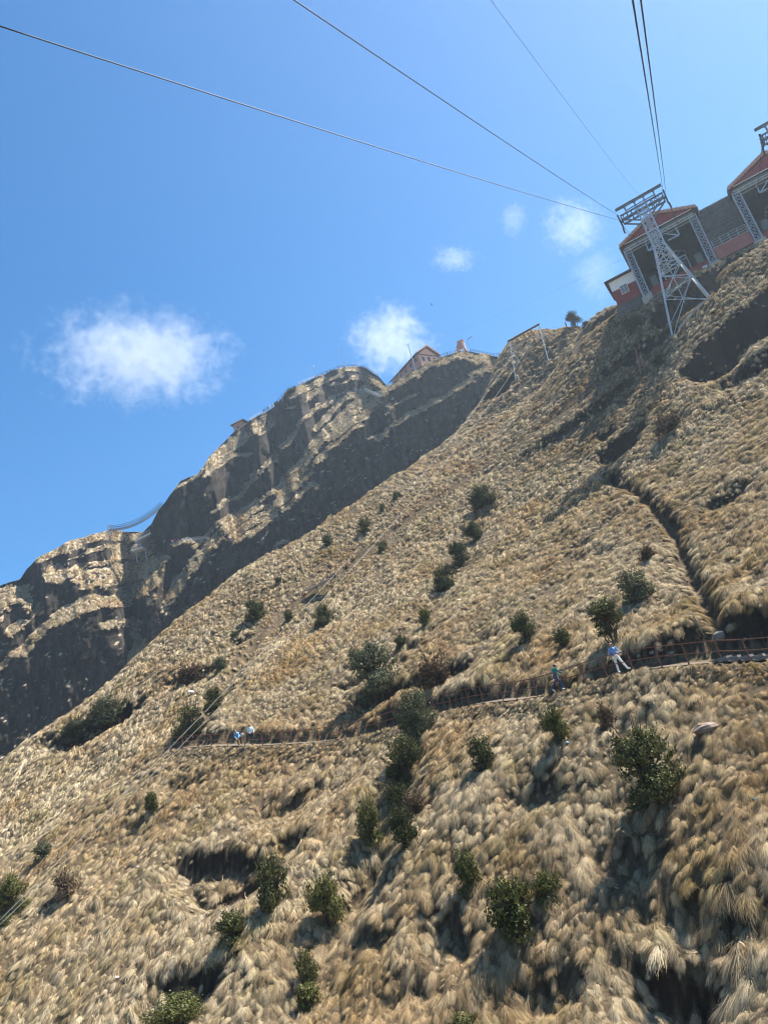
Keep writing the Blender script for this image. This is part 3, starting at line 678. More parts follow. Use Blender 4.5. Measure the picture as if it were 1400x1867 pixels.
        mb.bar(f(u - .5 * sgn, -.5, 9.15), f(u - .5 * sgn, 1.5, 9.15), .15, .2).bar(f(u - .5 * sgn, .5, 9.2), f(u, .5, 9.4), .15, .15); T.part('sheave', mb, DKMET, h)
    mb = MB(); mb.tube([f(5.4 + 2.7 * math.cos(a), 7 + 2.7 * math.sin(a), 9.2) for a in np.linspace(0, 2 * math.pi, 25)], .16, 6)
    for a in np.linspace(0, math.pi, 5)[:-1]: mb.bar(f(5.4 + 2.7 * math.cos(a), 7 + 2.7 * math.sin(a), 9.2), f(5.4 - 2.7 * math.cos(a), 7 - 2.7 * math.sin(a), 9.2), .14, .14)
    mb.tube([f(5.4, 7, 8.9), f(5.4, 7, 12.1)], .3, 10); T.part('bull_wheel', mb, GALV)
    mb = MB(); mb.bar(f(3.2, 2.6, 2.7), f(3.2, 2.6, 6.6), .12, .12).bar(f(7.6, 2.6, 2.7), f(7.6, 2.6, 6.6), .12, .12).bar(f(3.2, 2.6, 6.6), f(7.6, 2.6, 6.6), .12, .12).bar(f(3.2, 2.6, 6.0), f(7.6, 2.6, 6.0), .08, .08); T.part('gate_frame', mb, GALV)
    for a, b in ((E0, -1), (E1, 1)): T.part('gutter', MB().tube([f(a + .08 * b, -.65, EZ - .28), f(a + .08 * b, 16.4, EZ - .28)], .1, 8), GALV)
    for u in (E0 + .5, E1 - .5): T.part('downpipe', MB().tube([f(u, 1.2, EZ - .4), f(u, 1.2, 1.0)], .06, 6), GALV)
    if extra:
        mb = MB(); f.box(mb, 9.1, 9.9, 1.25, 1.4, 1.7, 2.3); T.part('sign_board', mb, mat('pale_blue_board', (0.45, 0.62, 0.66), 0.7, 0, .1, 3, 0))
    return T
station(0, 'red-gabled ropeway station behind the lattice tower', True)
station(18.9, 'red-gabled ropeway station cut off by the right edge', False)
# terrace between the stations
T = Thing('retaining_wall', SF(14.5, 3, 0), 'dark grey stone wall between the two red stations', 'wall')
mb = MB(); SF.box(mb, 11.8, 17.9, 3.0, 6.0, -3, 13.1); T.part('masonry', mb, STONE)
for k in range(19):
    z = 1.0 + k * .64; u = 11.85
    m_ = MB()
    while u < 17.8:
        d = min(random.uniform(.7, 1.3), 17.86 - u)
        if d > .2: SF.box(m_, u + .02, u + d - .02, 2.9 + random.uniform(-.04, .04), 2.998, z + .02, z + .61)
        u += d
    T.part('stone_course', m_, STONE)
mb = MB(); SF.box(mb, 11.75, 17.92, 2.8, 6.1, 13.12, 13.3); T.part('coping', mb, CONC)
T = Thing('terrace_parapet', SF(14.5, .4, 1.5), 'pink painted parapet wall with grey railing between the stations', 'wall')
mb = MB(); SF.box(mb, 11.75, 17.55, .3, .6, 1.6, 3.85); T.part('parapet', mb, PINKW)
mb = MB(); SF.box(mb, 11.7, 17.58, .2, 2.9, 3.855, 4.0); T.part('terrace_slab', mb, CONC)
mb = MB(); SF.box(mb, 11.75, 17.55, .6, 2.9, -2, 1.6); T.part('plinth', mb, STONE)
for u in np.linspace(11.9, 17.4, 5): T.part('post', MB().bar(SF(u, .4, 4.0), SF(u, .4, 5.45), .08, .08), GALV)
for z in (5.42, 5.0, 4.5): T.part('rail', MB().tube([SF(11.8, .4, z), SF(17.5, .4, z)], .035, 6), GALV)
# annex
AF = SF; T = Thing('station_annex', SF(-3.8, 1.8, 3), 'small white and red annex with one barred window left of the station', 'building')
mb = MB(); AF.box(mb, -6.1, -1.05, 1.5, 8, -3.5, 2.95); T.part('plinth', mb, STONE)
mb = MB(); AF.box(mb, -5.7, -1.25, 1.6, 8, 2.955, 6.0); T.part('red_wall', mb, REDW)
mb = MB(); AF.box(mb, -5.7, -1.25, 1.6, 8, 6.003, 8.0); T.part('white_wall', mb, WHITE)
mb = MB(); AF.prism(mb, [(-6.35, 8.0), (-1.1, 8.05), (-1.1, 8.3), (-6.35, 8.25)], 1.0, 8.6); T.part('roof', mb, ROOFD)
mb = MB(); AF.box(mb, -4.3, -2.9, 1.52, 1.597, 4.6, 6.35); w_ = T.part('window', mb, WHITE)
for i in range(2):
    mb = MB(); AF.box(mb, -4.2 + i * .64, -3.64 + i * .64, 1.47, 1.518, 4.7, 6.25); T.part('pane', mb, GLASS, w_)
mb = MB()
for k in range(7): mb.bar(AF(-4.2 + k * .2, 1.44, 4.65), AF(-4.2 + k * .2, 1.44, 6.3), .035, .035)
for z in (5.1, 5.7): mb.bar(AF(-4.3, 1.43, z), AF(-2.9, 1.43, z), .035, .035)
T.part('window_bars', mb, WHITE, w_)

# ================================================================== ROPES
def rope(name, pts, r, label, m=ROPE, sag=0.0, n=40, cat='cable'):
    a, b = np.array(pts[0]), np.array(pts[1]); c = []
    for k in range(n + 1):
        t = k / n; p = a + (b - a) * t; p = p - np.array([0, 0, sag * 4 * t * (1 - t)]); c.append(p)
    o = MB().tube(c, r, 6).build(name, m, None, a, True); return tag(o, label, cat, 'ropeway cables')
def beyond(a, b, k=1.3): a = np.array(a); b = np.array(b); return a + (b - a) * k
sl_, sr_ = TF(-3.75, -1.35, 20.95), TF(3.75, -1.35, 20.95)
sl2, sr2 = TF(-3.8, -1.4, 19.9), TF(3.9, -1.4, 19.9)
rope('haul_cable', (sl2, P(-60, 28, 24)), .034, 'lower of two black cables sweeping to the left edge of the sky', sag=.4)
rope('haul_cable', (sl_, P(480, -38, 20)), .03, 'black cable running from the tower to the top edge above the left one', sag=.25)
rope('haul_cable', (sr_, P(1140, -80, 14)), .026, 'left of the paired black cables rising steeply at upper right', sag=.1)
rope('haul_cable', (sr2, P(1157, -80, 14)), .024, 'right of the paired black cables rising steeply at upper right', sag=.1)
rope('signal_wire', (TF(.3, 0, 23.0), P(850, -60, 26)), .010, 'hair-thin wire from the tower top beam to the top edge', sag=.6)
for s, u in ((-1, 2.1), (1, 8.4)):
    rope('haul_cable', (TF(s * 3.78, 1.35, 20.5), SF(u, .5, 9.62)), .035, 'short cable from the tower %s sheave down into the station' % ('left' if s < 0 else 'right'))
    rope('haul_cable', (TF(s * 3.78, 1.5, 19.3), SF(u + .3, 1.2, 9.62)), .03, 'second short cable from the tower %s sheave down into the station' % ('left' if s < 0 else 'right'))
    rope('haul_cable', (TF2(s * 3.78, 1.35, 20.5), SF(18.9 + u, .5, 9.62)), .035, 'cable from the cut-off tower %s sheave into the right station' % ('left' if s < 0 else 'right'))

# ================================================================== MATERIAL ROPEWAY GANTRY
GF = Frame(P(935, 655, 170), -28)
T = Thing('ropeway_gantry', GF(4.5, 0, -2), 'white tubular gantry with two hanging hooks on the ridge line', 'gantry')
WT_ = mat('white_painted_steel', (0.48, 0.5, 0.5), 0.5, 0.2, .1, 3, .03)
T.part('beam', MB().tube([GF(.2, 0, 5.0), GF(8.8, 0, 5.15)], .26, 10), mat('brown_steel_beam', (0.12, 0.09, 0.075), .7, .2, .2, 3, .05))
for u, du in ((.57, -1), (8.45, 1)):
    for w, d in ((-2.4, -.6), (2.6, .5)):
        p = GF(u + du * .4 + d, w, 0); p[2] = float(zh(p[0], p[1])) - .2
        if p[2] > GF.o[2] + 2: p[2] = GF.o[2] - 1
        a = GF(u, 0, 4.7); T.part('leg', MB().tube([p, a], .11, 8), WT_)
    mb = MB(); mb.tube([GF(u, -.9, 1.3), GF(u, .95, 1.3)], .09, 6); T.part('strut', mb, WT_)
for u in (2.5, 6.35):
    T.part('hook', MB().tube([GF(u, 0, 4.8), GF(u + .05, 0, 4.3), GF(u + .35, 0, 4.05), GF(u + .5, 0, 3.6), GF(u + .35, 0, 3.2), GF(u + .6, 0, 2.9)], .13, 6), RUST)
ends = [P(-60, 1738, 52), P(-57, 1742, 52)]
rope('material_cable', (GF(2.9, 0, 3.0), ends[0]), .012, 'upper pale cable descending from the gantry to the lower left', PALEROPE, sag=3.0, n=60)
rope('material_cable', (GF(6.9, 0, 3.0), ends[1]), .012, 'lower pale cable descending from the gantry to the lower left', PALEROPE, sag=3.6, n=60)

# ================================================================== SUMMIT BUILDINGS
HF = Frame(P(768, 672, 272), -55)
PEACH = mat('peach_plaster', (0.62, 0.36, 0.27), 0.9, 0, .12, .8, .1); PDARK = mat('brick_red_plaster', (0.36, 0.19, 0.15), .9, 0, .15, .8, .1); SLATE = mat('grey_slate_roof', (0.09, 0.09, 0.095), .7, 0, .3, 1.5, .2)
T = Thing('summit_house', HF(-10, 6, 0), 'peach gabled house with grey roof on the summit knoll', 'house')
mb = MB(); HF.box(mb, -21.5, -.6, 1.0, 10.6, -3, 7.6); T.part('wall', mb, PDARK)
def wprism(mb, poly, u0, u1):                            # polygon in (w,z) pushed along u
    n = len(poly); vs = [HF(u0, w, z) for w, z in poly] + [HF(u1, w, z) for w, z in poly]
    mb.add(vs, [tuple(range(n)), tuple(reversed(range(n, 2 * n)))] + [(i, n + i, n + (i + 1) % n, (i + 1) % n) for i in range(n)]); return mb
T.part('gable_wall', wprism(MB(), [(1.3, 7.6), (10.3, 7.6), (5.9, 11.0)], -1.4, -.62), PEACH)
mb = MB(); HF.box(mb, -.598, -.45, 1.2, 10.4, -2, 7.2); T.part('front_wall', mb, PEACH)
r_ = MB(); wprism(r_, [(0, 7.45), (5.9, 11.25), (5.9, 11.6), (-.1, 7.75)], -22.5, .3); wprism(r_, [(11.8, 7.45), (5.9, 11.25), (5.9, 11.6), (11.9, 7.75)], -22.5, .3)
T.part('roof', r_, SLATE)
T.part('verge_board', wprism(MB(), [(0, 7.3), (5.9, 11.1), (11.8, 7.3), (11.85, 7.8), (5.9, 11.7), (-.05, 7.8)], .303, .5), TILE)
mb = MB(); HF.box(mb, -.44, -.2, 1.0, 10.6, 6.9, 7.3); T.part('cornice', mb, ROOFD)
for k in range(3):
    mb = MB(); HF.box(mb, -.448, -.38, 2.2 + k * 2.9, 3.6 + k * 2.9, 4.2, 6.2); T.part('window', mb, GLASS)
for k in range(5):
    mb = MB(); HF.box(mb, -19.6 + k * 4, -18.2 + k * 4, .93, .998, 5.2, 6.8); T.part('side_window', mb, GLASS)
AR = Frame(P(841, 642, 271), -20)
T = Thing('summit_gateway', AR(0, 0, 0), 'brick-red stepped gateway with a small arch on the knoll', 'gateway')
mb = MB(); AR.prism(mb, [(-2.3, -1.5), (-1.0, -1.5), (-1.0, 1.8), (1.0, 1.8), (1.0, 4.6), (-.3, 4.6), (-1.5, 2.9)], 0, 1.4); T.part('pier', mb, PDARK)
mb = MB(); AR.prism(mb, [(1.0, -1.5), (2.6, -1.5), (2.0, 1.2), (1.9, 4.6), (1.003, 4.6)], -.3, 1.2); T.part('pier', mb, PEACH)
mb = MB(); AR.box(mb, -.5, 2.2, -.45, 1.5, 4.605, 4.95); T.part('coping', mb, TILE)
HT = Frame(P(438, 787, 322), -20)
T = Thing('summit_hut', HT(0, 0, 0), 'little dark red hut with a pyramid roof on the left skyline', 'hut')
mb = MB(); HT.box(mb, -2.4, 2.6, -1, 4, -3, 4.3); T.part('wall', mb, PDARK)
mb = MB(); HT.box(mb, 2.605, 2.7, -.6, 3.6, 0, 3.6); T.part('side_wall', mb, PEACH)  # sunlit side of the hut, light painted in as paler plaster
c8 = [HT(-3.7, -2, 4.2), HT(4.2, -2, 4.2), HT(4.2, 5, 4.2), HT(-3.7, 5, 4.2)]
mb = MB().add(c8 + [HT(.3, 1.5, 6.9)], [(3, 2, 1, 0), (0, 1, 4), (1, 2, 4), (2, 3, 4), (3, 0, 4)]); T.part('roof', mb, ROOFD)
mb = MB(); HT.box(mb, -.5, .6, -1.1, -1.003, 0, 2.3); T.part('door', mb, DKMET)

# ridge fences, poles, stairs, footbridge
def ridge_pts(pxs, lift=0.0): return np.array([mhit(x, y, lift) for x, y in pxs])
def far_fence(pxs, label, h=1.2, sp=2.2, m=DKMET):
    q = resample(ridge_pts(pxs), sp); mb = MB()
    for p in q: mb.bar(p - np.array([0, 0, .4]), p + np.array([0, 0, h]), .1, .1)
    for f in (1.0, .55): mb.tube([p + np.array([0, 0, h * f]) for p in q], .05, 5)
    return tag(mb.build('ridge_fence', m, None, q[0]), label, 'fence', 'summit ridge fences')
far_fence([(455, 768), (480, 752), (500, 740), (520, 717)], 'thin fence on the skyline between the hut and the yellow emblem')
far_fence([(545, 702), (577, 688), (610, 674), (640, 667), (668, 672), (690, 686)], 'dark fence round the top of the summit dome')
far_fence([(800, 651), (835, 642), (860, 641), (905, 650), (935, 645)], 'dark fence curving past the brick-red gateway')
far_fence([(706, 704), (716, 700), (724, 696)], 'short rails in the notch beside the house')
far_fence([(600, 728), (625, 721), (650, 714), (670, 714)], 'low fence of the visitors walkway below the summit dome', m=GALV)
far_fence([(300, 990), (320, 992), (345, 989), (380, 985)], 'grey fence of the walkway under the left cliff block', m=GALV)
def pole(px0, py0, px1, py1, R, r, label, m=GALV, arm=None):
    a = P(px0, py0, R); b = P(px1, py1, R); b = np.array([a[0], a[1], b[2]])
    T = Thing('mast', a, label, 'mast'); T.part('shaft', MB().tube([a - np.array([0, 0, 2.5]), b], [r, r * .55], 8), m)
    if arm == 'antenna':
        mb = MB()
        for k, z in enumerate((0, -.9, -1.8)): mb.bar(b + np.array([-1.0 + .2 * k, 0, z]), b + np.array([1.0 - .2 * k, 0, z]), .08, .08)
        for s in (-.9, .9): mb.bar(b + np.array([s, 0, -.7]), b + np.array([s, 0, .7]), .08, .08)
        T.part('antenna', mb, m)
    if arm == 'lamp': T.part('lamp_arm', MB().tube([b, b + np.array([1.7, -.2, .45])], .08, 6).bar(b + np.array([1.2, -.2, .4]), b + np.array([2.2, -.2, .6]), .3, .14), m)
    if arm == 'flag': T.part('finial', MB().tube([b, b + np.array([0, 0, .5])], [.28, .05], 6), mat('pale_brass', (0.6, 0.5, 0.28), .5, .4, .1, 3, 0))
    return b
mt = pole(759, 680, 743, 627, 271, .22, 'tall white antenna mast beside the summit house', arm='antenna')
pole(732, 697, 722, 658, 272, .09, 'thin grey whip mast left of the summit house')
pole(749, 684, 740, 643, 273, .08, 'thin mast just behind the white antenna mast')
pole(628, 668, 619, 633, 320, .2, 'white pole on top of the summit dome', arm=None)
pole(577, 690, 571, 668, 330, .22, 'white pole with a pale finial left of the summit dome', arm='flag')
pole(613, 675, 611, 660, 323, .08, 'short thin pole left of the tall white dome pole')
pole(859, 643, 854, 618, 270, .09, 'dark lamp post with a bent arm right of the gateway', DKMET, 'lamp')
pole(910, 650, 908, 642, 262, .1, 'short dark post where the ridge fence ends', DKMET)
rope('span_wire', (mt, SF(-1.5, 4, 12.5)), .012, 'faint wire from the antenna mast across to the station', sag=2)
U = P(497, 746, 311); mb = MB()
for s in (-1, 1): mb.tube([U + np.array([s * .15, 0, .3]), U + np.array([s * .75, 0, .6]), U + np.array([s * .95, 0, 1.3]), U + np.array([s * .85, 0, 2.6])], [.28, .28, .26, .12], 8)
mb.tube([U + np.array([0, 0, -1]), U + np.array([0, 0, .5])], .2, 8)
tag(mb.build('ridge_emblem', mat('pale_yellow_paint', (0.72, 0.66, 0.36), .6, 0, .1, 3, 0), None, U), 'pale yellow U-shaped emblem on the left skyline', 'emblem')
def stairs(a, b, w, n, label, m):
    a, b = np.array(a), np.array(b); T = Thing('stairway', (a + b) / 2, label, 'stairs'); d = (b - a)[:2]; d /= np.linalg.norm(d); s = np.array([d[1], -d[0], 0]) * w / 2
    mb = MB()
    for k in range(n):
        p = a + (b - a) * (k + .5) / n; t = np.array([d[0], d[1], 0]) * np.linalg.norm((b - a)[:2]) / n / 2
        mb.hexa([p - s - t - (0, 0, .5), p + s - t - (0, 0, .5), p + s + t - (0, 0, .5), p - s + t - (0, 0, .5), p - s - t, p + s - t, p + s + t, p - s + t])
    T.part('steps', mb, m)
    for k_ in (-1, 1):
        m_ = MB().tube([a + s * k_ + (0, 0, 1.1), b + s * k_ + (0, 0, 1.1)], .07, 5)
        for k in range(0, n, 3): p = a + (b - a) * (k + .5) / n + s * k_; m_.bar(p, p + np.array([0, 0, 1.1]), .07, .07)
        T.part('handrail', m_, GALV)
stairs(mhit(671, 713, .6), mhit(698, 726, .8), 2.6, 18, 'pale stairway between the summit dome and the house knoll', CONC)
a = mhit(247, 988, 1.0); b = mhit(274, 973, 1.5); a[:2] *= 284 / math.hypot(a[0], a[1]); a = P(247, 988, 284); b = P(275, 973, 284)
stairs(a, b, 3.0, 16, 'white stairway leaning against the left cliff block', WHITE)
pd_ = P(254, 1001, 284); T = Thing('viewing_platform', pd_, 'white railed viewing platform below the stairway', 'platform')
PF = Frame(pd_, -10); mb = MB(); PF.box(mb, -2.5, 2.2, -1.5, 1.5, -.5, -.1); T.part('deck', mb, WHITE)
for u in np.linspace(-2.4, 2.1, 6): T.part('post', MB().bar(PF(u, -1.4, -.1), PF(u, -1.4, 1.1), .09, .09), GALV)
T.part('rail', MB().tube([PF(-2.4, -1.4, 1.1), PF(2.1, -1.4, 1.1)], .06, 5), GALV)
for u in (-2, 2): T.part('leg', MB().bar(PF(u, 1, -.5), PF(u, 1, -5), .2, .2), GALV)
ba, bb = P(199, 966, 292), P(296, 922, 286)
T = Thing('footbridge', (ba + bb) / 2, 'cable footbridge with hanging rails sagging to the dark cliff block', 'bridge')
dv = (bb - ba); sd3 = np.array([dv[1], -dv[0], 0]); sd3 = sd3 / np.linalg.norm(sd3) * .8
def bp(t, s, z): return ba + dv * t + sd3 * s + np.array([0, 0, z - 2.6 * 4 * t * (1 - t)])
tt_ = np.linspace(0, 1, 31)
for k in range(30): T.part('plank', MB().bar(bp(tt_[k] + .002, -1, 0), bp(tt_[k] + .002, 1, 0), .5, .1), mat('grey_timber', (.26, .24, .21), .9, 0, .3, 2, .1))
for s in (-1, 1):
    T.part('rail_cable', MB().tube([bp(t, s, 1.5) for t in tt_], .07, 5), DKMET); T.part('deck_cable', MB().tube([bp(t, s, -.1) for t in tt_], .07, 5), DKMET); T.part('mid_cable', MB().tube([bp(t, s, .75) for t in tt_], .045, 5), DKMET)
    m_ = MB()
    for t in tt_: m_.bar(bp(t, s, 0), bp(t, s, 1.5), .06, .06)
    T.part('hangers', m_, DKMET)
m_ = MB()
for s in (-1, 1): m_.bar(bp(0, s, -2), bp(0, s, 1.9), .3, .3)
m_.bar(bp(0, -1, 1.8), bp(0, 1, 1.8), .2, .2); T.part('portal', m_, GALV)

# ================================================================== PEOPLE
SKIN = mat('skin', (0.42, 0.25, 0.17), .6, 0, .08, 8, 0); HAIR = mat('black_hair', (0.015, 0.012, 0.011), .5, 0, .2, 20, 0)
def cloth(n, c): return mat(n, c, .9, 0, .18, 9, .15, .1)
def body_mesh(name, bones, voxel):
    """one continuous surface grown round the bones; material by nearest bone"""
    mb = MB()
    for p0, p1, r0, r1, mi in bones:
        p0 = np.array(p0, float); p1 = np.array(p1, float); d = p1 - p0; L = np.linalg.norm(d); d = d / (L + 1e-9)
        pts, rad = [], []
        for k in range(5): a = math.pi / 2 * (1 - k / 4); pts.append(p0 - d * r0 * math.sin(a)); rad.append(max(.001, r0 * math.cos(a)))
        for k in range(5): a = math.pi / 2 * k / 4; pts.append(p1 + d * r1 * math.sin(a)); rad.append(max(.001, r1 * math.cos(a)))
        mb.tube(pts, rad, 12)
    o = mb.build(name, [SKIN]); o.data.name = name + '_raw'
    md = o.modifiers.new('r', 'REMESH'); md.mode = 'VOXEL'; md.voxel_size = voxel; md.use_smooth_shade = True
    sm = o.modifiers.new('s', 'SMOOTH'); sm.iterations = 2; sm.factor = .4
    return o
def finish_body(o, bones):
    dg = bpy.context.evaluated_depsgraph_get(); me = bpy.data.meshes.new_from_object(o.evaluated_get(dg))
    bpy.data.objects.remove(o)
    n = len(me.polygons); c = np.zeros(n * 3, np.float32); me.polygons.foreach_get('center', c); c = c.reshape(-1, 3)
    best = np.full(n, 1e9); mi = np.zeros(n, np.int32)
    for p0, p1, r0, r1, m in bones:
        p0 = np.array(p0, float); p1 = np.array(p1, float); d = p1 - p0; t = np.clip(((c - p0) @ d) / (d @ d + 1e-9), 0, 1)
        e = np.linalg.norm(c - p0 - t[:, None] * d, axis=1) - (r0 + (r1 - r0) * t); w = e < best; best[w] = e[w]; mi[w] = m
    for _ in range(5 - len(me.materials)): me.materials.append(SKIN)
    me.polygons.foreach_set('material_index', mi); me.polygons.foreach_set('use_smooth', [True] * n); return me
# material slots: 0 skin 1 top 2 trousers 3 shoes 4 hair/cap
def hand(w, d, side):
    w = np.array(w, float); d = np.array(d, float); d /= np.linalg.norm(d); s = np.cross(d, (0, 0, 1.0)); s = s / (np.linalg.norm(s) + 1e-6) if np.linalg.norm(s) > .1 else np.array([1.0, 0, 0])
    b = [(w, w + d * .08, .032, .036, 0)]
    for k, L in enumerate((.06, .075, .08, .068)):
        o = w + d * .1 + s * (k - 1.5) * .021; b.append((o, o + d * L + np.array([0, 0, -.012]), .0105, .009, 0))
    b.append((w + d * .02 + s * .03 * side, w + d * .075 + s * .06 * side, .012, .010, 0)); return b
def person_bones(J, hands=True, cap=False):
    g = lambda k: np.array(J[k], float); b = []
    b += [(g('pel') - (0, 0, .02), g('pel') + (g('che') - g('pel')) * .3, .145, .14, 2), (g('pel') + (g('che') - g('pel')) * .3, g('che'), .15, .165, 1), (g('shl'), g('shr'), .075, .075, 1)]
    nd_ = g('hea') - g('che'); nd_ = nd_ / np.linalg.norm(nd_)
    b += [(g('che') + nd_ * .1, g('hea') - nd_ * .08, .062, .056, 0), (g('hea') - nd_ * .035, g('hea') + nd_ * .045, .088, .098, 0)]
    f = np.array(J.get('face', (0, -1, 0)), float)
    b += [(g('hea') + f * .09, g('hea') + f * .115 - nd_ * .03, .014, .018, 0), (g('hea') + f * .085 - nd_ * .065, g('hea') + f * .088 - nd_ * .06, .022, .022, 0)]
    b += [(g('hea') - f * .03 + nd_ * .03, g('hea') - f * .035 + nd_ * .055, .104, .1, 4)]
    if cap: b += [(g('hea') + f * .06 + nd_ * .055, g('hea') + f * .15 + nd_ * .045, .05, .035, 4)]
    sd_ = np.cross(f, nd_)
    for s in (-1, 1): b.append((g('hea') + sd_ * .095 * s, g('hea') + sd_ * .1 * s - nd_ * .03, .018, .014, 0))
    for s in ('l', 'r'):
        b += [(g('hip' + s), g('kne' + s), .092, .066, 2), (g('kne' + s), g('ank' + s), .068, .05, 2)]
        t = J.get('toe' + s); a = g('ank' + s); t = np.array(t, float) if t is not None else a + f * .15 + (0, 0, -.03)
        b += [(a + (0, 0, -.03), t + (0, 0, -.01), .045, .038, 3)]
        b += [(g('sh' + s), g('elb' + s), .062, .05, 1), (g('elb' + s), g('wri' + s), .05, .038, 1)]
        dd = g('wri' + s) - g('elb' + s); dd /= np.linalg.norm(dd)
        b += hand(g('wri' + s), J.get('hd' + s, dd), 1 if s == 'l' else -1) if hands else [(g('wri' + s), g('wri' + s) + dd * .12, .036, .03, 0)]
    return b
stand = dict(pel=(0, 0, .93), che=(0, 0, 1.33), hea=(0, -.02, 1.6), shl=(-.17, 0, 1.4), shr=(.17, 0, 1.4), hipl=(-.09, 0, .9), hipr=(.09, 0, .9), knel=(-.1, -.02, .5), kner=(.1, -.02, .5), ankl=(-.11, .02, .08), ankr=(.11, .02, .08),
             elbl=(-.26, .03, 1.12), elbr=(.26, .03, 1.12), wril=(-.25, -.08, .88), wrir=(.25, -.08, .88))
P_blue = dict(stand, pel=(-.02, 0, .95), che=(-.06, -.03, 1.35), hea=(-.07, -.08, 1.62), shl=(-.24, -.02, 1.41), shr=(.11, -.02, 1.43), hipl=(-.11, 0, .9), hipr=(.08, 0, .9), knel=(-.12, -.04, .49), kner=(.24, -.04, .52), ankl=(-.13, .03, .08), ankr=(.40, -.02, .14), toer=(.52, -.1, .1),
              elbl=(-.32, -.04, 1.13), elbr=(.24, -.05, 1.15), wril=(-.08, -.24, 1.0), wrir=(.06, -.24, 1.0), hdl=(.7, -.3, -.3), hdr=(-.7, -.3, -.3), face=(.35, -.93, 0))
P_teal = dict(stand, face=(.95, -.25, 0), pel=(0, 0, .9), che=(.09, 0, 1.28), hea=(.2, -.02, 1.53), shl=(.05, .16, 1.34), shr=(.09, -.16, 1.34), hipl=(0, .08, .87), hipr=(0, -.08, .87), knel=(.28, .08, .55), kner=(-.22, -.08, .5), ankl=(.30, .08, .12), ankr=(-.52, -.08, .2), toel=(.44, .08, .08), toer=(-.42, -.08, .06),
              elbl=(.2, .2, 1.1), elbr=(.24, -.22, 1.1), wril=(.4, .16, 1.02), wrir=(.48, -.2, 1.05))
P_bend = dict(stand, face=(.5, -.75, -.45), pel=(.12, .02, .62), che=(-.05, -.22, .92), hea=(-.1, -.36, 1.12), shl=(-.2, -.2, .98), shr=(.1, -.26, .98), hipl=(.04, 0, .6), hipr=(.2, 0, .6), knel=(-.05, -.34, .52), kner=(.2, -.36, .5), ankl=(-.04, -.18, .08), ankr=(.2, -.2, .08),
              elbl=(-.24, -.36, .72), elbr=(.12, -.42, .72), wril=(-.12, -.5, .52), wrir=(.05, -.52, .52))
P_rest = dict(stand, face=(.6, -.8, 0), che=(-.05, -.05, 1.33), hea=(-.04, -.1, 1.6), shl=(-.22, -.04, 1.4), shr=(.13, -.06, 1.4), elbl=(-.3, -.08, 1.13), elbr=(.24, -.1, 1.13), wril=(-.14, -.22, .98), wrir=(.2, -.26, .98), kner=(.14, -.06, .5), ankr=(.17, -.02, .08))
P_far = dict(stand, elbr=(.28, -.05, 1.15), wrir=(.15, -.25, 1.05))
P_far2 = dict(stand, knel=(-.1, -.14, .5), ankl=(-.1, -.2, .08), ankr=(.1, .2, .1), kner=(.1, .05, .48))
specs = [('blue', P_blue, .016, True), ('teal', P_teal, .016, False), ('bend', P_bend, .016, False), ('rest', P_rest, .016, False), ('far', P_far, .05, False), ('far2', P_far2, .05, False)]
raw = []
for n, J, vx, cap in specs:
    bs = person_bones(J, vx < .02, cap); raw.append((n, body_mesh('person_' + n, bs, vx), bs))
BODY = {n: finish_body(o, bs) for n, o, bs in raw}
def person(kind, p, yaw, mats, label, scale=1.0, group=None, name='person'):
    me = BODY[kind]
    o = bpy.data.objects.new(name, me); COL.objects.link(o); o.location = tuple(map(float, p)); o.rotation_euler = (0, 0, yaw); o.scale = (scale,) * 3
    for k, m in enumerate(mats): o.material_slots[k].link = 'OBJECT'; o.material_slots[k].material = m
    return tag(o, label, 'person', group)
C = {n: cloth('cloth_' + n, c) for n, c in dict(denim_blue=(.17, .3, .52), white=(.72, .73, .72), teal=(.02, .19, .17), jeans=(.02, .05, .14), black=(.018, .018, .02), sky=(.22, .45, .75), ice=(.62, .78, .82), darkgreen=(.035, .045, .04), red=(.45, .05, .06), pink=(.6, .25, .28), grey=(.25, .26, .28), navy=(.03, .05, .1), orange=(.55, .2, .06), olive=(.12, .12, .07)).items()}
def on_path(px):
    u = proj(PATH)[0]; o = np.argsort(u); q = PATH[o]; return np.array([np.interp(px, u[o], q[:, k]) for k in range(3)])
FACE = -0.25
p = on_path(1132); person('blue', p + (0, -.15, .06), -.15, (SKIN, C['denim_blue'], C['white'], C['white'], HAIR), 'person in blue jacket, white trousers and black cap at the railing', 1.03)
p = on_path(1020); person('teal', p + (0, -.15, .06), .45, (SKIN, C['teal'], C['jeans'], C['white'], HAIR), 'person in teal jacket and blue jeans striding along the path', 1.02)
p = on_path(438); person('bend', p + (0, -.3, .06), .2, (SKIN, C['sky'], C['darkgreen'], C['black'], HAIR), 'person in sky blue shirt stooping behind the left railing', 1.1)
bag = MB().tube([p + (.42, -.45, .6), p + (.5, -.45, .85), p + (.62, -.45, .95)], [.14, .17, .1], 10).tube([p + (.45, -.45, .9), p + (.4, -.5, 1.05), p + (.3, -.5, .95)], .02, 6)
tag(bag.build('shoulder_bag', C['white'], None, p + (.5, -.45, .6), True), 'white bag held by the stooping person on the left path', 'bag')
p = on_path(464); person('rest', p + (0, -.3, .06), .25, (SKIN, C['ice'], C['darkgreen'], C['black'], HAIR), 'person in pale icy shirt and dark trousers standing at the left railing', 1.1)
tops = ['red', 'pink', 'white', 'black', 'navy', 'grey', 'sky', 'orange', 'olive', 'black', 'navy', 'grey']; bots = ['black', 'navy', 'jeans', 'grey', 'olive']
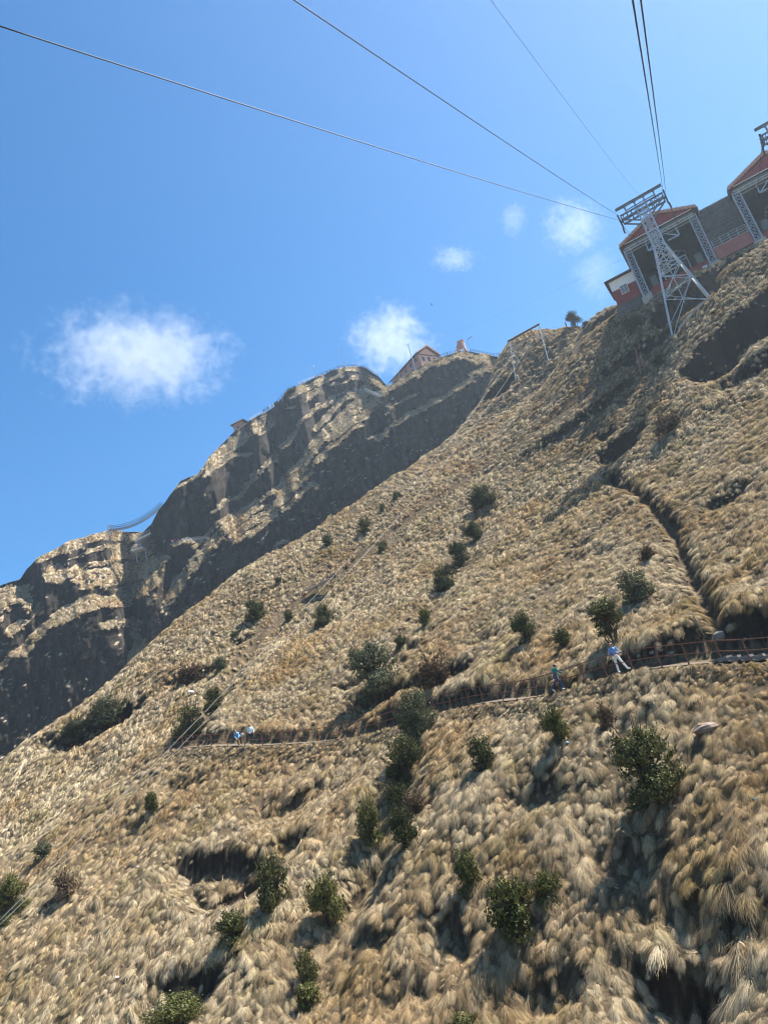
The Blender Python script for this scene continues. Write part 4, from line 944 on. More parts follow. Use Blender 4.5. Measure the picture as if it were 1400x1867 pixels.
def crowd(pxs, where, group, hit=mhit):
    for k, (x, y, *c) in enumerate(pxs):
        p = hit(x, y); c = c[0] if c else random.choice(tops)
        person(random.choice(['far', 'far2']), p + np.array([0, 0, .05]) - np.array([p[0], p[1], 0]) * (.5 / math.hypot(p[0], p[1])), random.uniform(-2, 2), (SKIN, C[c], C[random.choice(bots)], C['black'], HAIR), where, random.uniform(.95, 1.08), group)
crowd([(552, 701), (562, 697), (570, 693), (584, 689), (590, 686), (597, 683), (604, 680), (618, 673), (624, 671)], 'tiny figure on the left shoulder of the summit dome', 'people on the left shoulder')
crowd([(644, 669, 'pink'), (648, 671, 'red'), (650, 674, 'white'), (653, 676, 'red'), (656, 679, 'pink'), (660, 673, 'navy'), (666, 674, 'black'), (657, 685, 'grey'), (652, 690, 'navy')], 'tiny figure in the bright crowd on top of the summit dome', 'people on the dome top')
crowd([(604, 729), (609, 728), (620, 723, 'white'), (624, 722, 'red'), (628, 721, 'white'), (632, 722, 'black'), (636, 720, 'navy'), (649, 714, 'sky'), (659, 716, 'white')], 'tiny figure on the walkway below the summit dome', 'people on the dome walkway')
crowd([(315, 993, 'pink'), (320, 992, 'red'), (327, 991, 'red'), (334, 990, 'white'), (341, 990, 'sky'), (348, 989, 'sky')], 'tiny figure on the walkway under the left cliff block', 'people under the cliff block')
crowd([(786, 662, 'red')], 'tiny figure in red before the peach summit house', None); crowd([(803, 652, 'white')], 'tiny figure in white at the corner of the summit house', None); crowd([(817, 650, 'black')], 'tiny dark figure between the house and the gateway', None)
crowd([(471, 761), (482, 752), (489, 748)], 'tiny figure on the skyline right of the little hut', 'people right of the hut')
def ridge_hit(px, py):
    for g in range(0, 60):
        p = hitgrid(Z, ST, px, py + g)
        if p is not None: return p
crowd([(978, 630, 'red')], 'tiny figure in dark red under the white gantry', None, ridge_hit); crowd([(972, 632, 'orange')], 'tiny figure in orange beside the dark red one under the gantry', None, ridge_hit)
crowd([(1034, 585, 'pink')], 'tiny figure in pink on the ridge left of the small tree', None, ridge_hit)
person('far', P(254, 998, 284) + np.array([.6, -.5, -.1]), .4, (SKIN, C['orange'], C['white'], C['black'], HAIR), 'tiny figure in orange on the white viewing platform', 1.0)

# ================================================================== SHRUBS
def crown_mesh(name, rad, hgt, leaf, nleaf, seed, twig=False):
    r = np.random.default_rng(seed); V = []; Fc = []; tone = []
    lobes = []
    for k in range(16):
        a = r.uniform(0, 2 * math.pi); e = r.uniform(-.05, 1.0); q = rad * .66 * math.sqrt(r.uniform(.05, 1)) * (1.15 - .55 * e)
        lobes.append((np.array([q * math.cos(a), q * math.sin(a), hgt * (.18 + .62 * e)]), rad * r.uniform(.28, .5)))
    for k in range(nleaf):
        c, lr = lobes[r.integers(0, len(lobes))]
        n = r.normal(0, 1, 3); n /= np.linalg.norm(n)
        if n[2] < -.3: n[2] *= .4
        p = c + n * lr * np.array([1, 1, hgt / (2 * rad) * 1.0]) * (r.uniform(.62, 1.06) if r.uniform() < .88 else r.uniform(1.05, 1.3))
        if p[2] < .05: continue
        t = r.normal(0, 1, 3) + np.array([0, 0, -.2]); t -= n * (t @ n) * .7; t /= np.linalg.norm(t); s = np.cross(n + r.normal(0, .35, 3), t); s /= np.linalg.norm(s)
        L = leaf * r.uniform(.7, 1.4); w = L * (.18 if twig else .42); o = len(V)
        nn = np.cross(s, t) * L * .12
        V += [p - t * L * .5, p + s * w - nn, p + t * L * .5 - nn * 1.5, p - s * w - nn]; Fc += [(o, o + 1, o + 2), (o, o + 2, o + 3)]
        tn = float(np.clip(r.normal(.45, .22), 0, 1)); tone += [tn] * 4
    sprig = []
    for k in range(14):                                  # ragged shoots beyond the lobes
        a = r.uniform(0, 2 * math.pi); e = r.uniform(.25, 1.3); d = np.array([math.cos(a) * math.cos(e), math.sin(a) * math.cos(e), math.sin(e)])
        p0 = np.array([0, 0, hgt * .42]) + d * rad * .55; p1 = p0 + (d + np.array([0, 0, .25])) * rad * r.uniform(.3, .5); sprig.append((p0, p1))
        for i in range(int(nleaf * .012)):
            p = p0 + (p1 - p0) * r.uniform(.1, 1.0) + r.normal(0, leaf * .6, 3); t = r.normal(0, 1, 3) + d; t /= np.linalg.norm(t); s = np.cross(r.normal(0, 1, 3), t); s /= np.linalg.norm(s)
            L = leaf * r.uniform(.7, 1.4); w = L * (.18 if twig else .42); o = len(V)
            V += [p - t * L * .5, p + s * w, p + t * L * .5, p - s * w]; Fc += [(o, o + 1, o + 2), (o, o + 2, o + 3)]; tone += [float(np.clip(r.normal(.55, .22), 0, 1))] * 4
    me = bpy.data.meshes.new(name); me.from_pydata([tuple(v) for v in V], [], Fc)
    me.attributes.new('tone', 'FLOAT', 'POINT').data.foreach_set('value', tone); me.materials.append(LEAF); me.update()
    st = MB()
    for c, lr in lobes[:9]:
        b = np.array([r.normal(0, rad * .06), r.normal(0, rad * .06), -.5]); m = (b + c) / 2 + r.normal(0, rad * .08, 3)
        st.tube([b, m, c], [rad * .05, rad * .035, rad * .012], 5)
    for p0, p1 in sprig: st.tube([np.array([0, 0, hgt * .1]), p0, p1], [rad * .03, rad * .018, rad * .006], 4)
    return me, st
BARK = mat('dark_bark', (0.07, 0.05, 0.038), .9, 0, .3, 6, .3)
PROTO = {}
for cls, rad, hgt, leaf, n in (('s', .5, .95, .085, 900), ('m', 1.0, 1.9, .09, 3400), ('l', 1.9, 3.6, .115, 8000)):
    for v in range(3):
        me, st = crown_mesh('crown', rad, hgt, leaf, n, 900 + v + ord(cls)); ob = st.build('stem', BARK); sm_ = ob.data; bpy.data.objects.remove(ob)
        PROTO[cls + str(v)] = (me, sm_, rad, hgt)
me, st = crown_mesh('crown', 1.0, 1.6, .2, 1500, 77, True); ob = st.build('stem', BARK); sm_ = ob.data; bpy.data.objects.remove(ob); PROTO['t0'] = (me, sm_, 1.0, 1.6)
def shrub(x, y, w, h, m, label, k=0, hit=None, tree=False):
    p = (hit or hhit)(x, y + h * .40)
    dist = np.linalg.norm(p); W = w * dist / F * .62; H_ = h * dist / F * 1.12
    if m is LEAF_B: key = 't0'
    else: key = ('s' if W < .72 else 'm' if W < 1.4 else 'l') + str(k % 3)
    me, sm, rad, hgt = PROTO[key]
    e = empty('small_tree' if tree else 'shrub', p + np.array([0, 0, -.1])); e.rotation_euler = (0, 0, random.uniform(0, 6.28)); e.scale = (W / rad, W / rad, H_ / hgt)
    tag(e, label, 'tree' if tree else 'shrub', 'hillside shrubs')
    for n, d in (('crown', me), ('trunk' if tree else 'stem', sm)):
        o = bpy.data.objects.new(n, d); COL.objects.link(o); o.parent = e
        if n == 'crown': o.material_slots[0].link = 'OBJECT'; o.material_slots[0].material = m
        if not tree and n == 'crown': o.location = (0, 0, -hgt * .16)
        if tree: o.location = (0, 0, hgt * (.22 if n == 'crown' else .12))
G_, Y_, K_, B_ = LEAF, LEAF_Y, LEAF_G, LEAF_B
BUSH = [
    (1195, 1405, 102, 136, G_, 'large glossy green shrub right of centre on the lower slope'), (948, 1662, 78, 90, Y_, 'yellowish green shrub near the bottom, larger of an adjoining pair'), (1005, 1622, 52, 58, Y_, 'smaller green shrub touching the yellowish one near the bottom'),
    (885, 1375, 42, 62, G_, 'small dark shrub just below the middle of the right path'), (1020, 1328, 42, 72, Y_, 'olive shrub on the bank directly below the striding walker'), (860, 1600, 46, 82, Y_, 'faded olive shrub above a shadowed hollow, left of the yellowish pair'),
    (690, 1225, 86, 112, K_, 'large grey-green shrub above the path between the two railings'), (768, 1308, 68, 96, K_, 'grey-green shrub hiding the path where the railings meet'), (745, 1395, 64, 92, G_, 'dark shrub in the gully below the grey-green one'), (731, 1460, 42, 54, G_, 'middle shrub of the gully row below the path'),
    (742, 1516, 46, 74, G_, 'lower right shrub of the gully row, casting a long thin shadow'), (683, 1505, 46, 84, Y_, 'lower left shrub of the gully row beside a black shadow'), (505, 1620, 50, 92, G_, 'upright green shrub right of the dark hollow at lower left'), (603, 1660, 54, 92, Y_, 'rounded bright green shrub low in the gully centre'),
    (425, 1697, 46, 56, Y_, 'small olive shrub below the dark hollow at lower left'), (562, 1778, 36, 62, G_, 'upper of two touching shrubs at the bottom centre-left'), (564, 1822, 34, 46, Y_, 'lower of two touching shrubs at the bottom centre-left'), (318, 1860, 84, 54, Y_, 'shrub cut by the bottom edge at left'), (850, 1866, 54, 30, Y_, 'shrub tip at the bottom edge right of centre'),
    (960, 1146, 40, 60, G_, 'dark shrub above the bank, left of three over the right path'), (1030, 1165, 32, 42, G_, 'small shrub in the middle of three over the right path'), (1165, 1068, 52, 62, K_, 'greyish shrub on the slope above the blue-jacketed person'),
    (884, 905, 46, 48, G_, 'round dark shrub topping the diagonal row on the upper slope'), (868, 972, 34, 42, G_, 'second shrub down the diagonal row on the upper slope'), (841, 1010, 34, 54, G_, 'third shrub down the diagonal row on the upper slope'), (817, 1056, 40, 56, G_, 'lowest big shrub of the diagonal row on the upper slope'), (780, 1124, 26, 40, Y_, 'wispy olive shrub below the diagonal row'),
    (595, 1124, 38, 46, G_, 'lone shrub right below the dark sheets on the upper path'), (467, 1112, 38, 42, G_, 'lone dark shrub left of the pale cables on the spur'), (509, 1058, 14, 18, G_, 'tiny shrub near the spur edge above the lone one'), (668, 958, 26, 34, G_, 'shrub crossed by a pale cable near the spur edge'), (725, 902, 16, 16, G_, 'tiny shrub highest along the spur edge'), (599, 985, 20, 26, K_, 'small grey shrub on the spur edge skyline'),
    (699, 925, 12, 20, G_, 'tiny shrub between the two cable-crossed ones'), (430, 1160, 14, 20, K_, 'tiny grey shrub on the spur left of the cables'), (404, 1210, 22, 28, K_, 'small grey shrub beside the cables above the dark strip'), (395, 1277, 38, 48, G_, 'dark shrub at the top of the green strip by the left path'), (352, 1322, 54, 64, G_, 'dark shrub at the foot of the green strip by the left path'),
    (205, 1300, 70, 50, K_, 'broad dark thicket on the spur at far left'), (140, 1335, 52, 42, K_, 'lower dark thicket left of the broad one'), (280, 1466, 24, 38, Y_, 'small olive shrub alone on the left slope'), (735, 1172, 26, 36, G_, 'small shrub above right of the large grey-green one'), (700, 995, 18, 24, G_, 'small shrub under the upper path railing'), (527, 1124, 18, 24, G_, 'small shrub touching the pale cables'),
    (80, 1555, 28, 32, K_, 'small shrub at far left below the cables'), (18, 1650, 54, 74, Y_, 'shrub at the left edge low on the slope'), (120, 1620, 40, 40, B_, 'brown twiggy bush at far left'), (800, 1232, 62, 62, B_, 'dark brown twiggy bush above the railing gap'), (350, 1232, 44, 34, B_, 'brown twiggy bush above the white sheet'), (1222, 772, 44, 36, B_, 'dry brown bush right of the black hollow'),
    (1160, 592, 34, 28, K_, 'grey shrub below the annex left of the tower'), (1203, 656, 30, 28, K_, 'grey shrub on the slope below the tower'), (1185, 1010, 30, 30, B_, 'dry brown shrub left of the dark trench'), (1110, 1310, 30, 46, B_, 'dry twigs on the bank below the right railing'), (440, 1700, 20, 20, B_, 'dry brown tuft beside the small olive shrub'), (760, 1470, 40, 44, B_, 'dry grey-brown twigs right of the gully row')]
for k, b in enumerate(BUSH): shrub(*b, k=k)
shrub(1118, 1152, 56, 64, G_, 'small tree with bare forked stems behind the blue-jacketed person', 1, tree=True)
shrub(1050, 578, 22, 24, G_, 'small round-headed tree on the skyline right of the gantry', 2, ridge_hit, tree=True)
for x, y, w, h, l in [(535, 712, 22, 14, 'dark bush on the skyline left of the summit dome'), (505, 735, 10, 8, 'small dark bush on the skyline above the yellow emblem'), (1068, 568, 16, 12, 'low dark bush on the ridge right of the small tree')]:
    shrub(x, y, w, h, G_, l, 1, mhit if x < 900 else ridge_hit)

# ================================================================== ROCKS, LITTER, BOARDS
def rock(name, p, sx, sy, sz, m, label, seed, cat='rock', flat=False):
    r = np.random.default_rng(seed); mb = MB(); n, k = 9, 6; vs = [(0, 0, -sz * .5)]
    for i in range(1, k):
        for j in range(n):
            a = math.pi * i / k; b = 2 * math.pi * j / n; g = r.uniform(.8, 1.15)
            vs.append((sx * .5 * math.sin(a) * math.cos(b) * g, sy * .5 * math.sin(a) * math.sin(b) * g, -sz * .5 * math.cos(a) * r.uniform(.85, 1.1)))
    vs.append((0, 0, sz * .5)); fs = [(0, 1 + (j + 1) % n, 1 + j) for j in range(n)]
    for i in range(k - 2):
        for j in range(n): a = 1 + i * n + j; b = 1 + i * n + (j + 1) % n; fs.append((a, b, b + n, a + n))
    o = 1 + (k - 2) * n; fs += [(o + j, o + (j + 1) % n, len(vs) - 1) for j in range(n)]
    mb.add([np.array(v) + p for v in vs], fs); return tag(mb.build(name, m, None, p), label, cat, 'stones on the hillside' if cat == 'rock' else None)
RK = mat('grey_rock', (0.17, 0.16, 0.148), .9, 0, .35, 2.2, .6); RKB = mat('brown_rock', (0.2, 0.15, 0.115), .9, 0, .3, 2.2, .5)
LIT_W = mat('white_plastic', (0.75, 0.77, 0.78), .5, 0, .1, 5, .1); LIT_B = mat('light_blue_plastic', (0.2, 0.5, 0.68), .4, 0, .15, 5, .1)
def R3(x, y, dz=0.0): return hhit(x, y) + np.array([0, 0, dz])
rock('boulder', R3(1314, 1162, .1), .9, .75, .65, RK, 'pale grey boulder perched on the dark bank above the right path', 1)
rock('boulder', R3(1290, 1338, .25), 1.3, .9, .55, RKB, 'flat brown boulder on the slope right of the large glossy shrub', 2)
for k, (x, y, s, l) in enumerate([(1190, 1192, .5, 'pale stone among rubble left of the path end'), (1206, 1188, .38, 'small pale stone beside the rubble on the bank'), (1225, 1193, .45, 'grey stone low on the bank near the third post'), (1360, 1168, .4, 'dark stone on the bank near the right edge'), (1165, 1198, .35, 'small stone just right of the blue-jacketed person')]):
    rock('stone', R3(x, y, .08), s, s * .8, s * .6, RK, l, 10 + k)
for k, px in enumerate((1395, 1372, 1350, 1328, 1312)):
    p = on_path(px) + np.array([0, -.3, .12]); sl = MB(); a = random.uniform(-.3, .3); f = Frame(p, math.degrees(a) - 40); f.box(sl, -.5, .5, -.32, .32, -.06, .06 + random.uniform(0, .03))
    tag(sl.build('paving_slab', RK, None, p), 'grey slab, number %s from the right edge of the path' % ['one', 'two', 'three', 'four', 'five'][k], 'paving slab', 'slabs of the right path')
def scrap(name, p, w, d, m, label):
    o = rock(name, p, w * .8, d * .7, d * .45, m, label, int(abs(p[0] * 100)), 'litter'); o.rotation_euler = (.5, .2, p[1]); return o
scrap('plastic_sheet', R3(350, 1266, .3), 1.5, .9, LIT_W, 'white plastic sheet lying on the slope left of the cables')
scrap('plastic_scrap', R3(838, 1096, .1), .6, .5, LIT_W, 'white scrap below the diagonal row of shrubs')
scrap('plastic_scrap', R3(1383, 1465, .2), .4, .22, LIT_B, 'light blue scrap at the right edge of the slope')
scrap('plastic_scrap', R3(1036, 1360, .2), .4, .2, LIT_B, 'light blue scrap under the olive shrub below the path')
scrap('plastic_scrap', R3(820, 1722, .2), .35, .2, LIT_W, 'white scrap in the hollow at bottom centre')
scrap('plastic_scrap', R3(252, 1585, .2), .4, .2, LIT_W, 'white scrap on the open slope at lower left')
scrap('plastic_scrap', R3(215, 1788, .2), .35, .2, LIT_W, 'white scrap near the bottom left corner')
scrap('plastic_scrap', R3(1205, 606, .2), 1.0, .5, LIT_W, 'white scrap on the slope left of the tower foot')
SHD = mat('dark_roofing_sheet', (0.03, 0.03, 0.032), .7, .1, .3, 3, .1)
T = Thing('path_shelter', hhit(583, 1086), 'dark sheet-roofed shelter at the lower bend of the upper path', 'shelter'); c = hhit(583, 1086); f = Frame(c + np.array([0, 0, .2]), -18)
for u0, u1, z in ((-2.4, .2, 1.0), (.3, 2.6, 1.35)):
    mb = MB(); mb.hexa([f(u0, -.7, z), f(u1, -.7, z + .1), f(u1, .9, z + .75), f(u0, .9, z + .65), f(u0, -.7, z + .06), f(u1, -.7, z + .16), f(u1, .9, z + .81), f(u0, .9, z + .71)]); T.part('roof_sheet', mb, SHD)
for u in (-2.3, 0.1, 2.5):
    T.part('post', MB().bar(f(u, -.5, -.6), f(u, -.5, 1.15 + (.3 if u > 1 else 0)), .12, .12, (1, 0, 0)), RUST)
q = hhit(1174, 678); T = Thing('pole_frame', q, 'leaning reddish pole frame on the slope below the tower', 'frame')
for a, b in (((-.6, 0, -.3), (.1, 0, 4.2)), ((.3, .3, -.3), (.6, .2, 3.4)), ((1.0, 0, -.3), (1.1, 0, 1.6))): T.part('pole', MB().tube([q + np.array(a), q + np.array(b)], .09, 6), mat('weathered_red_pole', (.3, .16, .13), .8, 0, .2, 4, .1))
T.part('crossbar', MB().tube([q + np.array((-.4, 0, 1.2)), q + np.array((1.1, .1, 1.1))], .07, 6), mat('weathered_red_pole', (.3, .16, .13)))
q = hhit(1287, 1165); tag(MB().tube([q - np.array([0, 0, .4]), q + np.array([-.25, 0, 1.7])], .035, 6).build('marker_stake', RK, None, q), 'thin leaning stake on the dark bank above the path', 'stake')
q = P(787, 556, 150); bd = MB().tube([q + (-.22, 0, 0), q + (-.1, 0, .01), q + (.08, 0, .02), q + (.2, 0, 0)], [.015, .06, .06, .01], 8)
for s in (-1, 1): bd.add([q + (.06, 0, .03), q + (-.08, 0, .03), q + (-.12, s * .3, .16), q + (.02, s * .32, .17), q + (-.14, s * .62, .1)], [(0, 1, 2, 3), (2, 4, 3), (3, 2, 1, 0), (3, 4, 2)])
tag(bd.build('bird', HAIR, None, q, False), 'tiny dark bird in the sky above the gantry', 'bird')

# ================================================================== GRASS (stuff) as instanced tussocks
def tuft_mesh(name, seed, n=130, wid=0.036, droop=0.5, flare=1.0, lift=1.0):
    """a mop: thatch core with strands falling from the crown down its flanks"""
    r = np.random.default_rng(seed); V = []; Fc = []; tone = []
    ax, ay, az_ = 0.42 * r.uniform(.8, 1.25), 0.46 * r.uniform(.9, 1.3), 0.36 * lift * r.uniform(.8, 1.2)
    def put(ph, a, k, s):
        rad = math.sin(min(ph, math.pi / 2)); x, y = ax * rad * math.cos(a) * k, ay * rad * math.sin(a) * k
        z = az_ * math.cos(min(ph, math.pi / 2)) * k - max(0, ph - math.pi / 2) * 0.42
        y -= droop * 0.42 * s ** 1.3
        return np.array([x, y, z + 0.6 * y + 0.02])
    rings, seg = 5, 9; o = 0                             # core
    V.append(put(0, 0, .72, 0)); tone.append(.3)
    for i in range(1, rings + 1):
        for j in range(seg):
            V.append(put(i / rings * 2.2, 2 * math.pi * j / seg, .7 * r.uniform(.8, 1.1), i / rings)); tone.append(r.uniform(.15, .45))
    Fc += [(0, 1 + j, 1 + (j + 1) % seg) for j in range(seg)]
    for i in range(rings - 1):
        for j in range(seg): p = 1 + i * seg + j; q = 1 + i * seg + (j + 1) % seg; Fc.append((p, p + seg, q + seg, q))
    for k in range(n):
        a = r.uniform(0, 2 * math.pi) if r.uniform() < .35 else r.normal(-math.pi / 2, .85)
        p0 = r.uniform(0, 1.25); p1 = p0 + r.uniform(.7, 1.75); base = r.uniform(.9, 1.12) + (r.uniform(.1, .3) if r.uniform() < .14 else 0); fl = flare * r.uniform(-.12, .55); tw = r.normal(0, .45)
        w = wid * r.uniform(.6, 1.35); tn = float(np.clip(r.normal(.5, .24), 0, 1)); o = len(V); sg = 4
        for s in range(sg + 1):
            t = s / sg; aa = a + tw * t; c = put(p0 + (p1 - p0) * t, aa, base + fl * t * t, t)
            sd_ = np.array([-math.sin(aa), math.cos(aa), r.normal(0, .25)]); sd_ /= np.linalg.norm(sd_); ww = w * (1 - .75 * t * t)
            V += [c - sd_ * ww / 2, c + sd_ * ww / 2]; tone += [tn, tn]
        for s in range(sg): Fc.append((o + 2 * s, o + 2 * s + 1, o + 2 * s + 3, o + 2 * s + 2))
    me = bpy.data.meshes.new(name); me.from_pydata([tuple(v) for v in V], [], Fc)
    at = me.attributes.new('tone', 'FLOAT', 'POINT'); at.data.foreach_set('value', tone)
    me.materials.append(GRASS); me.polygons.foreach_set('use_smooth', [True] * len(Fc)); me.update()
    return me
tcol = bpy.data.collections.new('tussock_sources')
for k in range(8):
    me = tuft_mesh('tussock', 100 + k, 130, .03, [.5, .8, .6, .4, .9, .5, .7, 1.1][k], [1, 1.3, .8, 1.6, 1, 1.8, 1, .7][k], [1, .8, 1.1, .9, 1, 1.2, .75, .9][k])
    o = bpy.data.objects.new('tussock_%02d' % k, me); tcol.objects.link(o)
ncol = bpy.data.collections.new('fine_tussock_sources')
for k in range(7):
    me = tuft_mesh('fine_tussock', 500 + k, 280, .0145, [.5, .8, .6, .9, .7, .4, 1.1][k], [1, 1.3, .8, 1, 1.6, 1.9, .9][k], [1, .8, 1.15, .9, 1, 1.2, .8][k])
    o = bpy.data.objects.new('fine_tussock_%02d' % k, me); ncol.objects.link(o)
fcol = bpy.data.collections.new('far_tussock_sources')
for k in range(5):
    me = tuft_mesh('far_tussock', 300 + k, 40, .075, .6, 1.2, [1, .8, 1.15, .9, 1.05][k])
    o = bpy.data.objects.new('far_tussock_%02d' % k, me); fcol.objects.link(o)
def scatter_group(name, coll):
    g = bpy.data.node_groups.new(name, 'GeometryNodeTree')
    g.interface.new_socket('Geometry', in_out='INPUT', socket_type='NodeSocketGeometry'); g.interface.new_socket('Geometry', in_out='OUTPUT', socket_type='NodeSocketGeometry')
    i = g.nodes.new('NodeGroupInput'); o = g.nodes.new('NodeGroupOutput'); ip = g.nodes.new('GeometryNodeInstanceOnPoints')
    ci = g.nodes.new('GeometryNodeCollectionInfo'); ci.inputs[0].default_value = coll; ci.inputs[1].default_value = True; ci.inputs[2].default_value = True
    L = g.links.new; L(i.outputs[0], ip.inputs['Points']); L(ci.outputs[0], ip.inputs['Instance']); ip.inputs['Pick Instance'].default_value = True
    for nm, typ, sock in (('idx', 'INT', 'Instance Index'), ('rot', 'FLOAT_VECTOR', 'Rotation'), ('scl', 'FLOAT_VECTOR', 'Scale')):
        a = g.nodes.new('GeometryNodeInputNamedAttribute'); a.data_type = typ; a.inputs[0].default_value = nm; L(a.outputs[0], ip.inputs[sock])
    L(ip.outputs[0], o.inputs[0]); return g
def scatter(name, label, coll, pts, rot, scl, nvar):
    me = bpy.data.meshes.new(name); n = len(pts); me.vertices.add(n); me.vertices.foreach_set('co', np.asarray(pts, np.float32).ravel())
    me.attributes.new('idx', 'INT', 'POINT').data.foreach_set('value', RNG.integers(0, nvar, n).astype(np.int32))
    me.attributes.new('rot', 'FLOAT_VECTOR', 'POINT').data.foreach_set('vector', np.asarray(rot, np.float32).ravel())
    me.attributes.new('scl', 'FLOAT_VECTOR', 'POINT').data.foreach_set('vector', np.asarray(scl, np.float32).ravel())
    o = bpy.data.objects.new(name, me); COL.objects.link(o)
    md = o.modifiers.new('scatter', 'NODES'); md.node_group = scatter_group(name, coll)
    tag(o, label, 'grass', kind='stuff'); return o
def sample_hill(r0, r1, dens):
    A0, A1 = -0.72, 0.85
    n = int(0.5 * (A1 - A0) * (r1 * r1 - r0 * r0) * dens)
    r = np.sqrt(RNG.uniform(r0 * r0, r1 * r1, n)); a = RNG.uniform(A0, A1, n)
    x = r * np.sin(a); y = r * np.cos(a)
    ok = (x > X0 + 2) & (x < X1 - 2) & (y > Y0 + 2) & (y < Y1 - 2); x = x[ok]; y = y[ok]
    i = ((x - X0) / ST).round().astype(int); j = ((y - Y0) / ST).round().astype(int)
    n_ = NZ[j, i]; p = KEEP[j, i] * np.maximum(sstep(0.34, 0.6, n_), 0.4 * sstep(0.2, 0.3, n_) * (np.hypot(x, y) > 75))
    # bare, thin patches here and there
    p = p * (1 - 0.5 * sstep(0.3, 0.55, fbm(x / 9, y / 9, 71, 4)))
    # keep only what the view (with a margin) can meet
    q = np.stack([x, y, zh(x, y)], 1); u, v = proj(q); p = p * ((u > -200) & (u < 1600) & (v < 2080) & (v > 250))
    k = RNG.uniform(0, 1, len(x)) < p
    q = q[k]; i = i[k]; j = j[k]
    return q, np.arctan2(-dzy[j, i], -dzx[j, i]) + math.pi / 2, n_[k]      # yaw turning local -Y to the downhill side
def tuft_rows(q, yaw, nz, s0, s1):
    n = len(q)
    big = 1 + 0.35 * sstep(0.05, 0.5, fbm(q[:, 0] / 4, q[:, 1] / 4, 44, 3))
    s = (s0 + (s1 - s0) * RNG.uniform(0, 1, n) ** 1.7) * big * bil(FRINGE, q[:, 0], q[:, 1], ST)
    rot = np.stack([RNG.normal(0, 0.12, n), RNG.normal(0, 0.12, n), yaw + RNG.normal(0, 0.35, n)], 1)
    scl = np.stack([s * RNG.uniform(.8, 1.35, n), s * RNG.uniform(.9, 1.3, n), s * RNG.uniform(.6, 1.3, n)], 1)
    return q, rot, scl
qa, qb, qc = [], [], []
for r0, r1, de, s0, s1 in ((50, 62, 10, .18, .7), (62, 90, 7.5, .2, .7)):
    a = tuft_rows(*sample_hill(r0, r1, de), s0, s1); qa.append(a[0]); qb.append(a[1]); qc.append(a[2])
a0 = tuft_rows(*sample_hill(16, 50, 13), .16, .64)
scatter('hanging_grass', 'long dry tussock grass hanging down the nearest slope', ncol, *a0, 7)
# low tussocks on the outer lip of the path
oq, oy = [], []
for q_ in (PATH,):
    qq = resample(q_, .42)
    for k_ in range(len(qq)):
        s_ = side_dir(qq, k_)
        for off in (.95, 1.35, 1.8):
            x_, y_ = qq[k_][0] + s_[0] * (off + random.uniform(-.15, .15)), qq[k_][1] + s_[1] * (off + random.uniform(-.15, .15)); oq.append((x_, y_, float(zh(x_, y_)) - .06)); oy.append(math.atan2(s_[1], s_[0]) + math.pi / 2)
a_ = tuft_rows(np.array(oq), np.array(oy), None, .3, .6); qa.append(a_[0]); qb.append(a_[1]); qc.append(a_[2])
# shaggy fringe along the head walls and above the path cut
jj, ii = np.nonzero((NZ < 0.5) & (np.hypot(GX, GY) < 120))
for dj, di in ((0, 0),):
    up = np.stack([dzx[jj, ii], dzy[jj, ii]], 1); up /= np.linalg.norm(up, axis=1)[:, None] + 1e-6
    for step in (0.7, 1.2):
        x = GX[jj, ii] + up[:, 0] * step + RNG.normal(0, .15, len(jj)); y = GY[jj, ii] + up[:, 1] * step + RNG.normal(0, .15, len(jj))
        i2 = np.clip(((x - X0) / ST).round().astype(int), 0, len(gx) - 1); j2 = np.clip(((y - Y0) / ST).round().astype(int), 0, len(gy) - 1)
        ok = (NZ[j2, i2] > 0.56) & (KEEP[j2, i2] > 0.5) & (RNG.uniform(0, 1, len(x)) < 0.5)
        q = np.stack([x, y, zh(x, y)], 1)[ok]; u, v = proj(q); kk = (u > -200) & (u < 1600) & (v < 2080) & (v > 250); q = q[kk]
        yw = (np.arctan2(-up[:, 1], -up[:, 0]) + math.pi / 2)[ok][kk]
        a = tuft_rows(q, yw, None, .35, .7); qa.append(a[0]); qb.append(a[1]); qc.append(a[2])
g_near = scatter('tussock_grass', 'dry tan tussock grass draping down the near hillside', tcol, np.concatenate(qa), np.concatenate(qb), np.concatenate(qc), 8)
a1 = tuft_rows(*sample_hill(90, 135, 5.0), .26, .8); a2 = tuft_rows(*sample_hill(135, 245, 1.7), .35, 1.1)
g_far = scatter('slope_grass', 'short tan grass on the upper slope and the spur', fcol, *[np.concatenate([a1[k], a2[k]]) for k in range(3)], 5)
# grass on the ledges of the massif
prob = (np.clip(M - .45, 0, 1) * np.hypot(np.gradient(R, axis=0), 1)).ravel(); vis = (MX > -60) & (MY < 1400); prob = prob * vis.ravel() + 0.0012 * vis.ravel()
k = RNG.choice(prob.size, 16000, p=prob / prob.sum()); jr, ir = np.unravel_index(k, M.shape)
jr = np.clip(jr, 1, NR - 2); ir = np.clip(ir, 1, NC - 2)
q = MV[jr, ir] + (MV[jr + 1, ir] - MV[jr, ir]) * RNG.uniform(-.5, .5, (len(k), 1)) + (MV[jr, ir + 1] - MV[jr, ir]) * RNG.uniform(-.5, .5, (len(k), 1))
a = tuft_rows(q, math.pi * 0 + RNG.normal(0, .5, len(k)), None, .45, 1.15)
scatter('ledge_grass', 'tan grass on the ledges of the summit mountain', fcol, *a, 5)
